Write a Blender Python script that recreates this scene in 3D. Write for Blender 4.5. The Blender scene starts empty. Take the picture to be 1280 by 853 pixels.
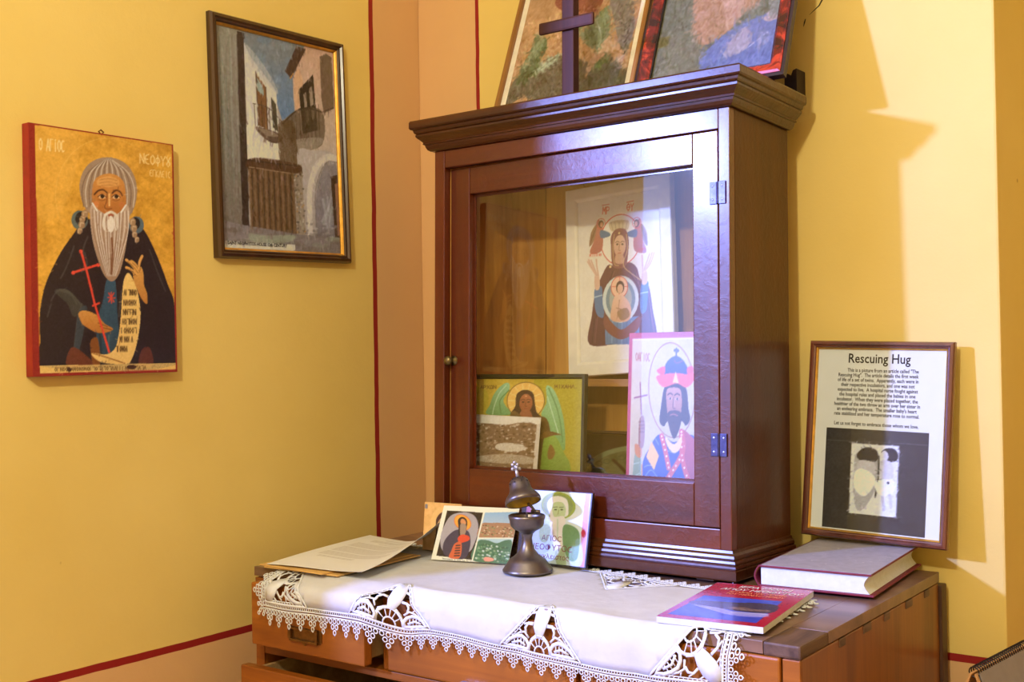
import bpy, bmesh, math, random
import numpy as np
from mathutils import Matrix, Vector
from mathutils.geometry import delaunay_2d_cdt

random.seed(7)
RNG = np.random.default_rng(11)
SC = bpy.context.scene
COL = SC.collection
H = 0.95                      # height of the dresser top above the floor
XW, YW = -0.0395, 0.045       # faces of the left and the back wall

# ------------------------------------------------------------------ camera
cd = bpy.data.cameras.new('camera')
cam = bpy.data.objects.new('camera', cd)
COL.objects.link(cam)
cd.sensor_width = 36.0
cd.lens = 1435.44 / 1280 * 36.0
cd.clip_start = 0.05
_F = Vector((-0.59916, 0.80057, 0.01003)); _R = Vector((0.80040, 0.59924, -0.01665)); _U = Vector((0.01934, 0.00195, 0.99981))
cam.matrix_world = Matrix(((_R.x, _U.x, -_F.x, 1.66583), (_R.y, _U.y, -_F.y, -1.89921), (_R.z, _U.z, -_F.z, 0.36761 + H), (0, 0, 0, 1)))
SC.camera = cam

# ------------------------------------------------------------------ world, daylight, exposure
w = bpy.data.worlds.new('sky'); SC.world = w; w.use_nodes = True
bg = w.node_tree.nodes['Background']
bg.inputs[0].default_value = (0.38, 0.50, 1.0, 1); bg.inputs[1].default_value = 3.8

def area_lamp(name, loc, target, size, power, color):
    l = bpy.data.lights.new(name, 'AREA'); l.shape = 'DISK'; l.size = size; l.energy = power; l.color = color
    o = bpy.data.objects.new(name, l); COL.objects.link(o)
    o.location = loc
    o.rotation_euler = (Vector(target) - Vector(loc)).to_track_quat('-Z', 'Y').to_euler()
    return o
# low bluish daylight that falls through the window of the left wall
area_lamp('window_daylight_offscreen', (-1.66, -4.47, 1.75 + H), (0.75, -0.25, 0.35 + H), 0.20, 400, (0.26, 0.34, 1.0))

def bulb(name, loc, power, radius, color=(1.0, 0.89, 0.62)):
    l = bpy.data.lights.new(name, 'POINT'); l.energy = power; l.shadow_soft_size = radius; l.color = color
    o = bpy.data.objects.new(name, l); COL.objects.link(o); o.location = loc
    return o
LAMPS = [((1.25, -2.3, 1.45 + H), 93.0)]     # the room's one warm ceiling lamp, above and in front

SC.view_settings.view_transform = 'Standard'
SC.view_settings.look = 'None'
SC.view_settings.exposure = 0.0
SC.view_settings.gamma = 1.0
SC.view_settings.use_curve_mapping = False

# ------------------------------------------------------------------ colour helpers
def s2l(c):
    c = np.asarray(c, float) / 255.0
    return np.where(c <= 0.04045, c / 12.92, ((c + 0.055) / 1.055) ** 2.4)
TINT = np.array([1.0, 0.85, 0.56])
def alb(c):
    """paint colour of a thing that reads as sRGB c under the room's warm lamps"""
    return np.clip(s2l(c) * 1.15 / TINT, 0.004, 0.9)

# ------------------------------------------------------------------ materials
def nodes_of(name):
    m = bpy.data.materials.new(name); m.use_nodes = True
    nt = m.node_tree
    return m, nt, nt.nodes['Principled BSDF']
def ramp(nt, fac, stops):
    r = nt.nodes.new('ShaderNodeValToRGB')
    el = r.color_ramp.elements
    while len(el) < len(stops): el.new(0.5)
    for e, (p, c) in zip(el, stops):
        e.position = p; e.color = (c[0], c[1], c[2], 1)
    nt.links.new(fac, r.inputs[0])
    return r
def coords(nt, scale=(1, 1, 1)):
    t = nt.nodes.new('ShaderNodeTexCoord'); mp = nt.nodes.new('ShaderNodeMapping')
    mp.inputs['Scale'].default_value = scale
    nt.links.new(t.outputs['Object'], mp.inputs[0])
    return mp.outputs[0]
def noise(nt, vec, scale, detail=4, rough=0.55, dist=0.0):
    n = nt.nodes.new('ShaderNodeTexNoise')
    n.inputs['Scale'].default_value = scale; n.inputs['Detail'].default_value = detail
    n.inputs['Roughness'].default_value = rough; n.inputs['Distortion'].default_value = dist
    nt.links.new(vec, n.inputs['Vector'])
    return n.outputs[0]
def bump(nt, b, fac, strength, dist=0.002, prev=None):
    n = nt.nodes.new('ShaderNodeBump'); n.inputs['Strength'].default_value = strength; n.inputs['Distance'].default_value = dist
    nt.links.new(fac, n.inputs['Height'])
    if prev: nt.links.new(prev, n.inputs['Normal'])
    nt.links.new(n.outputs[0], b.inputs['Normal'])
    return n.outputs[0]

def plain(name, c, rough=0.6, metal=0.0, vary=0.12, scale=40, bmp=0.0, coat=0.0, raw=False, spec=0.5):
    m, nt, b = nodes_of(name)
    a = np.asarray(c, float) if raw else alb(c)
    v = coords(nt)
    f = noise(nt, v, scale)
    r = ramp(nt, f, [(0.3, a * (1 - vary)), (0.7, np.clip(a * (1 + vary), 0, 0.95))])
    nt.links.new(r.outputs[0], b.inputs['Base Color'])
    b.inputs['Roughness'].default_value = rough; b.inputs['Metallic'].default_value = metal
    b.inputs['Coat Weight'].default_value = coat; b.inputs['Coat Roughness'].default_value = 0.12
    b.inputs['Specular IOR Level'].default_value = spec
    if bmp: bump(nt, b, f, bmp)
    return m

def wood(name, c1, c2, axis='Z', rough=0.45, coat=0.0, knots=0.0, blister=0.0, scale=1.0, streak=26.0, coat_rough=0.2, spec=0.5):
    """grain runs along the given local axis"""
    m, nt, b = nodes_of(name)
    k = {'X': (0.07, 1, 1), 'Y': (1, 0.07, 1), 'Z': (1, 1, 0.07)}[axis]
    v = coords(nt, tuple(q * scale for q in k))
    f = noise(nt, v, streak, 6, 0.65, 0.6)
    a1, a2 = alb(c1), alb(c2)
    r = ramp(nt, f, [(0.32, a1), (0.68, a2)])
    out = r.outputs[0]
    v2 = coords(nt)
    big = noise(nt, v2, 5.0, 3)
    mx = nt.nodes.new('ShaderNodeMix'); mx.data_type = 'RGBA'; mx.blend_type = 'MULTIPLY'
    r2 = ramp(nt, big, [(0.3, (0.72, 0.68, 0.64)), (0.7, (1.12, 1.1, 1.05))])
    mx.inputs[0].default_value = 0.8
    nt.links.new(out, mx.inputs[6]); nt.links.new(r2.outputs[0], mx.inputs[7]); out = mx.outputs[2]
    if knots:
        vk = coords(nt, {'X': (0.5, 1, 1), 'Y': (1, 0.5, 1), 'Z': (1, 1, 0.5)}[axis])
        vo = nt.nodes.new('ShaderNodeTexVoronoi'); vo.inputs['Scale'].default_value = 9.0
        nt.links.new(vk, vo.inputs['Vector'])
        rk = ramp(nt, vo.outputs['Distance'], [(0.0, (1, 1, 1)), (knots, (0, 0, 0))])
        mk = nt.nodes.new('ShaderNodeMix'); mk.data_type = 'RGBA'
        nt.links.new(rk.outputs[0], mk.inputs[0]); nt.links.new(out, mk.inputs[6])
        d = a1 * 0.28; mk.inputs[7].default_value = (d[0], d[1], d[2], 1)
        out = mk.outputs[2]
    nt.links.new(out, b.inputs['Base Color'])
    b.inputs['Roughness'].default_value = rough
    b.inputs['Coat Weight'].default_value = coat; b.inputs['Coat Roughness'].default_value = coat_rough
    b.inputs['Specular IOR Level'].default_value = spec
    n1 = bump(nt, b, f, 0.25, 0.0012)
    if blister:
        g = noise(nt, v2, 55.0, 5, 0.6, 0.8)
        rb = ramp(nt, g, [(0.45, (0, 0, 0)), (0.75, (1, 1, 1))])
        bump(nt, b, rb.outputs[0], blister, 0.004, n1)
    return m

def painted(name, rough=0.55, coat=0.0):
    m, nt, b = nodes_of(name)
    a = nt.nodes.new('ShaderNodeAttribute'); a.attribute_name = 'paint'
    nt.links.new(a.outputs['Color'], b.inputs['Base Color'])
    b.inputs['Roughness'].default_value = rough; b.inputs['Coat Weight'].default_value = coat
    b.inputs['Coat Roughness'].default_value = 0.08
    return m

def glass(name, tint=(1, 1, 1), gloss=1.0, ior=1.5):
    m = bpy.data.materials.new(name); m.use_nodes = True
    nt = m.node_tree
    for n in list(nt.nodes): nt.nodes.remove(n)
    o = nt.nodes.new('ShaderNodeOutputMaterial'); t = nt.nodes.new('ShaderNodeBsdfTransparent'); g = nt.nodes.new('ShaderNodeBsdfGlossy')
    fr = nt.nodes.new('ShaderNodeFresnel'); mx = nt.nodes.new('ShaderNodeMixShader')
    fr.inputs[0].default_value = ior
    t.inputs[0].default_value = (*tint, 1); g.inputs['Roughness'].default_value = 0.02
    g.inputs[0].default_value = (gloss, gloss, gloss, 1)
    ge = nt.nodes.new('ShaderNodeNewGeometry'); iv = nt.nodes.new('ShaderNodeMath'); iv.operation = 'SUBTRACT'; iv.inputs[0].default_value = 1.0
    mu = nt.nodes.new('ShaderNodeMath'); mu.operation = 'MULTIPLY'
    nt.links.new(ge.outputs['Backfacing'], iv.inputs[1]); nt.links.new(iv.outputs[0], mu.inputs[0]); nt.links.new(fr.outputs[0], mu.inputs[1])
    nt.links.new(mu.outputs[0], mx.inputs[0]); nt.links.new(t.outputs[0], mx.inputs[1]); nt.links.new(g.outputs[0], mx.inputs[2])
    nt.links.new(mx.outputs[0], o.inputs[0])
    return m

# ------------------------------------------------------------------ object helpers
def link(name, me, mat=None, parent=None, M=None):
    o = bpy.data.objects.new(name, me); COL.objects.link(o)
    if mat is not None: me.materials.append(mat)
    if parent is not None: o.parent = parent
    if M is not None: o.matrix_local = M
    return o
def obj(name, bm, mat=None, parent=None, M=None, smooth=False):
    bmesh.ops.recalc_face_normals(bm, faces=bm.faces)
    me = bpy.data.meshes.new(name); bm.to_mesh(me); bm.free()
    if smooth:
        for p in me.polygons: p.use_smooth = True
    return link(name, me, mat, parent, M)
def tag(o, label, cat, group=None):
    o['label'] = label; o['category'] = cat
    if group: o['group'] = group
    return o
def struct(o):
    o['kind'] = 'structure'; return o
def thing(name, label, cat, M, group=None):
    o = bpy.data.objects.new(name, None); o.empty_display_size = 0.05; COL.objects.link(o)
    o.matrix_world = M if isinstance(M, Matrix) else Matrix.Translation(M)
    return tag(o, label, cat, group)
def empty(name, parent, M):
    o = bpy.data.objects.new(name, None); o.empty_display_size = 0.03; COL.objects.link(o)
    o.parent = parent; o.matrix_local = M
    return o
def box(bm, x0, x1, y0, y1, z0, z1, bev=0.0, M=None):
    r = bmesh.ops.create_cube(bm, size=1.0)
    vs = r['verts']
    T = Matrix.Translation(((x0 + x1) / 2, (y0 + y1) / 2, (z0 + z1) / 2)) @ Matrix.Diagonal((abs(x1 - x0), abs(y1 - y0), abs(z1 - z0), 1))
    bmesh.ops.transform(bm, matrix=T, verts=vs)
    if bev:
        es = list({e for v in vs for e in v.link_edges})
        rb = bmesh.ops.bevel(bm, geom=es, offset=bev, segments=2, profile=0.6, affect='EDGES')
        vs = list({v for f in rb['faces'] for v in f.verts} | {v for v in vs if v.is_valid})
    if M is not None: bmesh.ops.transform(bm, matrix=M, verts=vs)
    return vs
def bx(*a, **k):
    bm = bmesh.new(); box(bm, *a, **k); return bm
def lathe(bm, prof, n=40, M=None):
    rings = []
    for r, z in prof:
        if r < 1e-6: rings.append([bm.verts.new((0, 0, z))])
        else: rings.append([bm.verts.new((r * math.cos(2 * math.pi * i / n), r * math.sin(2 * math.pi * i / n), z)) for i in range(n)])
    for a, b in zip(rings, rings[1:]):
        for i in range(n):
            j = (i + 1) % n
            if len(a) == 1 and len(b) == 1: continue
            if len(a) == 1: bm.faces.new((a[0], b[i], b[j]))
            elif len(b) == 1: bm.faces.new((a[i], a[j], b[0]))
            else: bm.faces.new((a[i], a[j], b[j], b[i]))
    if M is not None: bmesh.ops.transform(bm, matrix=M, verts=[v for r in rings for v in r])
def tube(bm, pts, r, n=8, cap=True):
    pts = [Vector(p) for p in pts]; rings = []
    for i, p in enumerate(pts):
        d = (pts[min(i + 1, len(pts) - 1)] - pts[max(i - 1, 0)]).normalized()
        a = d.orthogonal().normalized() if i == 0 else (a - d * a.dot(d)).normalized()
        b = d.cross(a); rr = r[i] if isinstance(r, (list, tuple)) else r
        rings.append([bm.verts.new(p + a * rr * math.cos(2 * math.pi * k / n) + b * rr * math.sin(2 * math.pi * k / n)) for k in range(n)])
    for u, v in zip(rings, rings[1:]):
        for k in range(n): bm.faces.new((u[k], u[(k + 1) % n], v[(k + 1) % n], v[k]))
    if cap: bm.faces.new(rings[0][::-1]); bm.faces.new(rings[-1])
def prism(bm, poly, y0, y1):
    """outline (x, z) extruded along y"""
    a = [bm.verts.new((x, y0, z)) for x, z in poly]; b = [bm.verts.new((x, y1, z)) for x, z in poly]
    n = len(poly)
    bm.faces.new(a); bm.faces.new(b[::-1])
    for i in range(n): bm.faces.new((a[i], b[i], b[(i + 1) % n], a[(i + 1) % n]))
def frame_M(origin, xdir, zdir):
    """x to the right along the picture, z up it, y away from its face"""
    x = Vector(xdir).normalized(); z = Vector(zdir); z = (z - x * z.dot(x)).normalized(); y = z.cross(x)
    o = Vector(origin)
    return Matrix(((x.x, y.x, z.x, o.x), (x.y, y.y, z.y, o.y), (x.z, y.z, z.z, o.z), (0, 0, 0, 1)))
def frame_prof(bm, w, h, prof):
    """mitred picture frame around x -w/2..w/2, z 0..h ; prof = closed list of (inset from outer edge, y)"""
    rings = []
    for d, y in prof:
        rings.append([bm.verts.new(c) for c in ((-w/2 + d, y, d), (w/2 - d, y, d), (w/2 - d, y, h - d), (-w/2 + d, y, h - d))])
    n = len(rings)
    for i in range(n):
        a, b = rings[i], rings[(i + 1) % n]
        for k in range(4): bm.faces.new((a[k], a[(k + 1) % 4], b[(k + 1) % 4], b[k]))

def text_obj(name, s, size, mat, parent, M, align='LEFT', shear=0.0, bold=0.0, squeeze=1.0, spacing=1.0, depth=0.00012):
    """flat printed lettering: x along the line, up is local z, faces -y"""
    cu = bpy.data.curves.new(name, 'FONT'); cu.body = s; cu.size = size; cu.align_x = align; cu.shear = shear
    cu.offset = bold; cu.resolution_u = 2; cu.space_character = spacing
    t = bpy.data.objects.new(name, cu); COL.objects.link(t)
    me = bpy.data.meshes.new_from_object(t.evaluated_get(bpy.context.evaluated_depsgraph_get()))
    bpy.data.objects.remove(t); bpy.data.curves.remove(cu)
    me.transform(Matrix.Diagonal((squeeze, 1, 1, 1)))
    me.transform(Matrix.Rotation(math.pi / 2, 4, 'X'))
    o = link(name, me, mat, parent, M)
    return o
# ------------------------------------------------------------------ painter: pictures as colours on a fine grid
def catmull(pts, closed=True, n=6):
    P = [np.asarray(p, float) for p in pts]; N = len(P); out = []
    for i in range(N if closed else N - 1):
        p0, p1, p2, p3 = (P[(i + k - 1) % N] if closed else P[min(max(i + k - 1, 0), N - 1)] for k in range(4))
        for t in np.linspace(0, 1, n, endpoint=False):
            out.append(0.5 * (2 * p1 + (p2 - p0) * t + (2 * p0 - 5 * p1 + 4 * p2 - p3) * t * t + (3 * p1 - p0 - 3 * p2 + p3) * t ** 3))
    if not closed: out.append(P[-1])
    return np.array(out)
GL = {  # strokes of hand lettering on a 0..4 x 0..6 cell, y down
 'Α': [[(0,6),(2,0),(4,6)],[(1,4),(3,4)]], 'Β': [[(0,0),(0,6),(3,5.5),(3.6,4.3),(2.5,3),(0,3)],[(0,0),(2.6,.3),(3,1.6),(2.3,3)]],
 'Γ': [[(0,6),(0,0),(3.5,0)]], 'Ε': [[(3.5,0),(0.6,.8),(0,3),(.6,5.4),(3.5,6)],[(0,3),(2.6,3)]], 'Η': [[(0,0),(0,6)],[(4,0),(4,6)],[(0,3),(4,3)]],
 'Θ': [[(2,0),(0,2),(0,4),(2,6),(4,4),(4,2),(2,0)],[(0,3),(4,3)]], 'Ι': [[(2,0),(2,6)]], 'Κ': [[(0,0),(0,6)],[(3.6,0),(0,3.2),(3.8,6)]],
 'Λ': [[(0,6),(2,0),(4,6)]], 'Μ': [[(0,6),(0.4,0),(2,4),(3.6,0),(4,6)]], 'Ν': [[(0,6),(0,0),(4,6),(4,0)]],
 'Ο': [[(2,0),(.2,1.6),(.2,4.4),(2,6),(3.8,4.4),(3.8,1.6),(2,0)]], 'Π': [[(0,6),(0,0),(4,0),(4,6)]], 'Ρ': [[(0,6),(0,0),(3,.4),(3.4,2),(2.6,3.2),(0,3.2)]],
 'C': [[(3.6,.6),(2,0),(.3,1.6),(.3,4.4),(2,6),(3.6,5.4)]], 'Τ': [[(0,0),(4,0)],[(2,0),(2,6)]], 'Υ': [[(0,0),(2,3),(4,0)],[(2,3),(2,6)]],
 'Φ': [[(2,-.5),(2,6.5)],[(2,1),(.2,2.2),(.2,3.8),(2,5),(3.8,3.8),(3.8,2.2),(2,1)]], 'Χ': [[(0,0),(4,6)],[(4,0),(0,6)]],
 'Ω': [[(0,6),(1.2,6),(.2,3),(.8,.8),(2,0),(3.2,.8),(3.8,3),(2.8,6),(4,6)]], '.': [[(1.8,5.6),(2.2,6)]], 'ȣ': [[(0,0),(2,2.6),(4,0)],[(2,2.6),(.3,4.4),(2,6),(3.7,4.4),(2,2.6)]],
}
class Pic:
    """corner order TL, TR, BR, BL in any drawing units; drawing is bent to the rectangle they bound"""
    def __init__(s, corners, nx, ny, bg):
        s.nx, s.ny = nx, ny; s.W, s.Hh = nx * 2, ny * 2
        src = np.asarray(corners, float); dst = np.array([(0, 0), (1, 0), (1, 1), (0, 1)], float)
        A = []; b = []
        for (x, y), (u, v) in zip(src, dst):
            A += [[x, y, 1, 0, 0, 0, -u * x, -u * y], [0, 0, 0, x, y, 1, -v * x, -v * y]]; b += [u, v]
        h = np.linalg.solve(np.array(A), np.array(b)); s.h = np.append(h, 1).reshape(3, 3)
        d1, d2 = src[1] - src[0], src[3] - src[0]; s.k = math.sqrt(abs(d1[0] * d2[1] - d1[1] * d2[0])); s.k = math.sqrt(s.W * s.Hh) / s.k
        s.a = np.empty((s.Hh, s.W, 3)); s.a[:] = bg
        s.X, s.Y = np.meshgrid(np.arange(s.W) + .5, np.arange(s.Hh) + .5)
    def m(s, pts):
        p = np.asarray(pts, float); q = np.c_[p, np.ones(len(p))] @ s.h.T
        return q[:, :2] / q[:, 2:] * (s.W, s.Hh)
    def _mix(s, sl, mask, col, col2=None, dirv=True):
        c = np.asarray(col, float)
        if col2 is not None:
            t = np.linspace(0, 1, mask.shape[0] if dirv else mask.shape[1]); t = t[:, None] if dirv else t[None, :]
            c = c * (1 - t[..., None]) + np.asarray(col2, float) * t[..., None]
        s.a[sl] = s.a[sl] * (1 - mask[..., None]) + c * mask[..., None]
    def _win(s, q, pad):
        x0 = int(max(0, q[:, 0].min() - pad)); x1 = int(min(s.W, q[:, 0].max() + pad + 1)); y0 = int(max(0, q[:, 1].min() - pad)); y1 = int(min(s.Hh, q[:, 1].max() + pad + 1))
        if x1 <= x0 or y1 <= y0: return None
        return (slice(y0, y1), slice(x0, x1))
    def poly(s, pts, col, col2=None, a=1.0, sm=True, mot=0.0, horiz=False):
        p = catmull(pts) if sm and len(pts) > 3 else np.asarray(pts, float)
        q = s.m(p); sl = s._win(q, 1)
        if sl is None: return s
        X, Y = s.X[sl], s.Y[sl]; ins = np.zeros(X.shape, bool)
        xj, yj = q[-1]
        for xi, yi in q:
            if yi != yj:
                ins ^= ((yi > Y) != (yj > Y)) & (X < (xj - xi) * (Y - yi) / (yj - yi) + xi)
            xj, yj = xi, yi
        mk = ins * float(a)
        if mot: mk = mk * np.clip(1 - mot * RNG.random(mk.shape), 0, 1)
        s._mix(sl, mk, col, col2, not horiz)
        return s
    def ell(s, cx, cy, rx, ry, col, col2=None, a=1.0, rot=0.0):
        t = np.linspace(0, 2 * np.pi, 28, endpoint=False); r = math.radians(rot)
        x = rx * np.cos(t); y = ry * np.sin(t)
        return s.poly(np.c_[cx + x * math.cos(r) - y * math.sin(r), cy + x * math.sin(r) + y * math.cos(r)], col, col2, a, sm=False)
    def line(s, pts, wd, col, a=1.0, sm=True):
        p = catmull(pts, False, 5) if sm and len(pts) > 2 else np.asarray(pts, float)
        q = s.m(p); r = max(wd * s.k / 2, 0.45); sl = s._win(q, r + 2)
        if sl is None: return s
        X, Y = s.X[sl], s.Y[sl]; d = np.full(X.shape, 1e9)
        for (ax, ay), (bx_, by_) in zip(q, q[1:]):
            vx, vy = bx_ - ax, by_ - ay; L = vx * vx + vy * vy + 1e-9
            t = np.clip(((X - ax) * vx + (Y - ay) * vy) / L, 0, 1)
            d = np.minimum(d, np.hypot(X - ax - t * vx, Y - ay - t * vy))
        s._mix(sl, np.clip(r - d + 0.5, 0, 1) * a, col)
        return s
    def ring(s, cx, cy, rx, ry, wd, col, a=1.0, t0=0, t1=360):
        t = np.radians(np.linspace(t0, t1, 40)); return s.line(np.c_[cx + rx * np.cos(t), cy + ry * np.sin(t)], wd, col, a, sm=False)
    def text(s, txt, x0, y0, x1, hgt, col, wd=2.0, drop=0.0, a=1.0):
        n = len(txt); cw = (x1 - x0) / n
        for i, ch in enumerate(txt):
            for st in GL.get(ch, []):
                s.line([(x0 + cw * (i + 0.1 + 0.78 * x / 4), y0 + drop * i / n + hgt * y / 6) for x, y in st], wd, col, a, sm=False)
        return s
    def scribble(s, x0, y0, x1, y1, hgt, col, wd, n, a=.85):
        for i in range(n):
            t = i / n; x = x0 + (x1 - x0) * t; y = y0 + (y1 - y0) * t; cw = (x1 - x0) / n * .7
            k = random.choice([[(0, 1), (0, 0), (1, 1), (1, 0)], [(0, 0), (0, 1)], [(0, 1), (.5, 0), (1, 1)], [(0, 0), (1, 0), (1, 1)], [(0, .5), (.5, 0), (1, .5), (.5, 1), (0, .5)]])
            s.line([(x + cw * p, y + hgt * q) for p, q in k], wd, col, a, sm=False)
        return s
    def noise(s, amt, cell=6, mul=False, tint=(1, 1, 1), region=None):
        g = np.zeros((s.Hh, s.W)); amp = 1.0; tot = 0
        for o in range(3):
            c = max(1, cell / 2 ** o); ny_, nx_ = int(s.Hh / c) + 2, int(s.W / c) + 2
            r = RNG.random((ny_, nx_)); yy = np.linspace(0, ny_ - 1.001, s.Hh); xx = np.linspace(0, nx_ - 1.001, s.W)
            yi = yy.astype(int); xi = xx.astype(int); fy = (yy - yi)[:, None]; fx = (xx - xi)[None]
            v = (r[yi][:, xi] * (1 - fy) * (1 - fx) + r[yi][:, xi + 1] * (1 - fy) * fx + r[yi + 1][:, xi] * fy * (1 - fx) + r[yi + 1][:, xi + 1] * fy * fx)
            g += amp * (v - .5); tot += amp; amp *= .6
        s.a += (g * 2 / tot * amt)[..., None] * np.asarray(tint, float) * (s.a / 128.0 if mul else 1.0)
        return s
    def brush(s, n, ln=10, wd=3, var=26, a=.5, ang=None, region=None):
        for k in range(n):
            if region: x = random.uniform(region[0], region[2]) * s.W; y = random.uniform(region[1], region[3]) * s.Hh
            else: x = random.random() * s.W; y = random.random() * s.Hh
            c = s.a[min(int(y), s.Hh - 1), min(int(x), s.W - 1)] + random.uniform(-var, var) + np.array([random.uniform(-1, 1) for _ in range(3)]) * var * .25
            t = math.radians(ang if ang is not None else random.uniform(0, 360)) + random.uniform(-.5, .5)
            q = np.array([[x, y], [x + ln * math.cos(t), y + ln * math.sin(t)]]); r = wd / 2; sl = s._win(q, r + 2)
            if sl is None: continue
            X, Y = s.X[sl], s.Y[sl]; vx, vy = q[1] - q[0]; tt = np.clip(((X - x) * vx + (Y - y) * vy) / (vx * vx + vy * vy + 1e-9), 0, 1)
            s._mix(sl, np.clip(r - np.hypot(X - x - tt * vx, Y - y - tt * vy) + .5, 0, 1) * a, c)
        return s
    def fade(s, g=1.0, sat=1.0, tone=None, amt=0.0):
        s.a = 255 * (np.clip(s.a, 0, 255) / 255) ** g; m_ = s.a.mean(-1, keepdims=True); s.a = m_ + (s.a - m_) * sat
        if tone is not None: s.a = s.a * (1 - amt) + np.asarray(tone, float) * amt
        return s
    def mesh(s, name, w, h, mat, parent, M=None, y=0.0, bend=None):
        a = np.clip(s.a, 3, 252); a = a.reshape(s.ny, 2, s.nx, 2, 3).mean((1, 3))
        c = alb(a); nx, ny = s.nx, s.ny
        xs = np.linspace(-w / 2, w / 2, nx); zs = np.linspace(h, 0, ny)
        XX, ZZ = np.meshgrid(xs, zs); co = np.stack([XX, np.full_like(XX, y), ZZ], -1).reshape(-1, 3)
        if bend is not None: co = bend(co)
        idx = np.arange(nx * ny).reshape(ny, nx)
        f = np.stack([idx[1:, :-1], idx[1:, 1:], idx[:-1, 1:], idx[:-1, :-1]], -1).reshape(-1, 4)
        me = bpy.data.meshes.new(name); me.vertices.add(nx * ny); me.vertices.foreach_set('co', co.astype(np.float32).ravel())
        me.loops.add(f.size); me.loops.foreach_set('vertex_index', f.ravel().astype(np.int32))
        me.polygons.add(len(f)); me.polygons.foreach_set('loop_start', np.arange(0, f.size, 4, dtype=np.int32)); me.polygons.foreach_set('loop_total', np.full(len(f), 4, np.int32))
        me.update(calc_edges=True)
        at = me.color_attributes.new('paint', 'FLOAT_COLOR', 'POINT')
        at.data.foreach_set('color', np.c_[c.reshape(-1, 3), np.ones(nx * ny)].astype(np.float32).ravel())
        return link(name, me, mat, parent, M)
# ------------------------------------------------------------------ the room
def wall_paint(name, side):
    m, nt, b = nodes_of(name)
    v = coords(nt)
    sep = nt.nodes.new('ShaderNodeSeparateXYZ'); nt.links.new(v, sep.inputs[0])
    wob = noise(nt, v, 9.0, 3)
    def wobbled(out, amt):
        a = nt.nodes.new('ShaderNodeMath'); a.operation = 'MULTIPLY_ADD'; a.inputs[1].default_value = amt; nt.links.new(wob, a.inputs[0])
        nt.links.new(out, a.inputs[2]); return a.outputs[0]
    def gt(out, t):
        a = nt.nodes.new('ShaderNodeMath'); a.operation = 'GREATER_THAN'; a.inputs[1].default_value = t; nt.links.new(out, a.inputs[0]); return a.outputs[0]
    def mix(fac, A, B):
        x = nt.nodes.new('ShaderNodeMix'); x.data_type = 'RGBA'; nt.links.new(fac, x.inputs[0])
        for k, s in ((6, A), (7, B)):
            if isinstance(s, tuple) or isinstance(s, np.ndarray): x.inputs[k].default_value = (s[0], s[1], s[2], 1)
            else: nt.links.new(s, x.inputs[k])
        return x.outputs[2]
    big = noise(nt, v, 2.2, 4); fine = noise(nt, v, 170.0, 3, 0.7)
    ye = alb((222, 184, 90)); sa = alb((212, 160, 94)); re = alb((140, 30, 22))
    yel = ramp(nt, big, [(0.3, ye * (0.94, 0.92, 0.85)), (0.7, ye * (1.02, 1.03, 1.08))]).outputs[0]
    sal = ramp(nt, big, [(0.3, sa * 0.95), (0.7, sa * 1.03)]).outputs[0]
    col = yel
    z = wobbled(sep.outputs['Z'], 0.004)
    if side in ('left', 'back'):
        t = wobbled(sep.outputs['Y' if side == 'left' else 'X'], 0.006)
        lo, hi = (-0.1105, -0.0975) if side == 'left' else (0.1285, 0.1380)
        if side == 'left':
            col = mix(gt(t, lo), col, re); col = mix(gt(t, hi), col, sal)
        else:
            col = mix(gt(t, lo), sal, re); col = mix(gt(t, hi), col, yel)
    zz = H + 0.002
    col2 = mix(gt(z, zz - 0.1515), sal, re)
    col = mix(gt(z, zz - 0.1385), col2, col)
    sp = ramp(nt, noise(nt, v, 23.0, 2), [(0.79, (1, 1, 1)), (0.82, (0.55, 0.45, 0.35))]).outputs[0]
    mm = nt.nodes.new('ShaderNodeMix'); mm.data_type = 'RGBA'; mm.blend_type = 'MULTIPLY'; mm.inputs[0].default_value = 0.8
    nt.links.new(col, mm.inputs[6]); nt.links.new(sp, mm.inputs[7])
    nt.links.new(mm.outputs[2], b.inputs['Base Color'])
    b.inputs['Roughness'].default_value = 0.62; b.inputs['Specular IOR Level'].default_value = 0.25
    n1 = bump(nt, b, noise(nt, v, 14.0, 5, 0.6), 0.10, 0.01)
    bump(nt, b, fine, 0.10, 0.002, n1)
    return m

RX, RY0, RZ = 3.3, -4.0, 2.95          # the room's far side, its front, its ceiling
WY0, WY1, WZ0, WZ1 = -2.95, -1.325, H - 0.05, H + 1.5
T = 0.25
bm = bmesh.new()
box(bm, XW - T, XW, WY1, YW + T, 0, RZ); box(bm, XW - T, XW, RY0 - T, WY0, 0, RZ)
box(bm, XW - T, XW, WY0, WY1, 0, WZ0); box(bm, XW - T, XW, WY0, WY1, WZ1, RZ)
struct(obj('wall_left', bm, wall_paint('plaster_left', 'left')))
NX0, NX1, NY = 1.19, 2.6, 0.5
struct(obj('wall_back', bx(XW, NX0, YW, NY + T, 0, RZ, bev=0.004), wall_paint('plaster_back', 'back')))
pp = wall_paint('plaster_plain', 'plain')
struct(obj('wall_niche', bx(NX0, NX1, NY, NY + T, 0, RZ), pp))
struct(obj('wall_back_far', bx(NX1, RX, YW, NY + T, 0, RZ), pp))
struct(obj('wall_right', bx(RX, RX + T, RY0 - T, NY + T, 0, RZ), pp))
struct(obj('wall_front', bx(XW, RX, RY0 - T, RY0, 0, RZ), pp))
struct(obj('ceiling', bx(XW - T, RX + T, RY0 - T, NY + T, RZ, RZ + 0.1), plain('limewash', (226, 214, 180), 0.8)))
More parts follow.
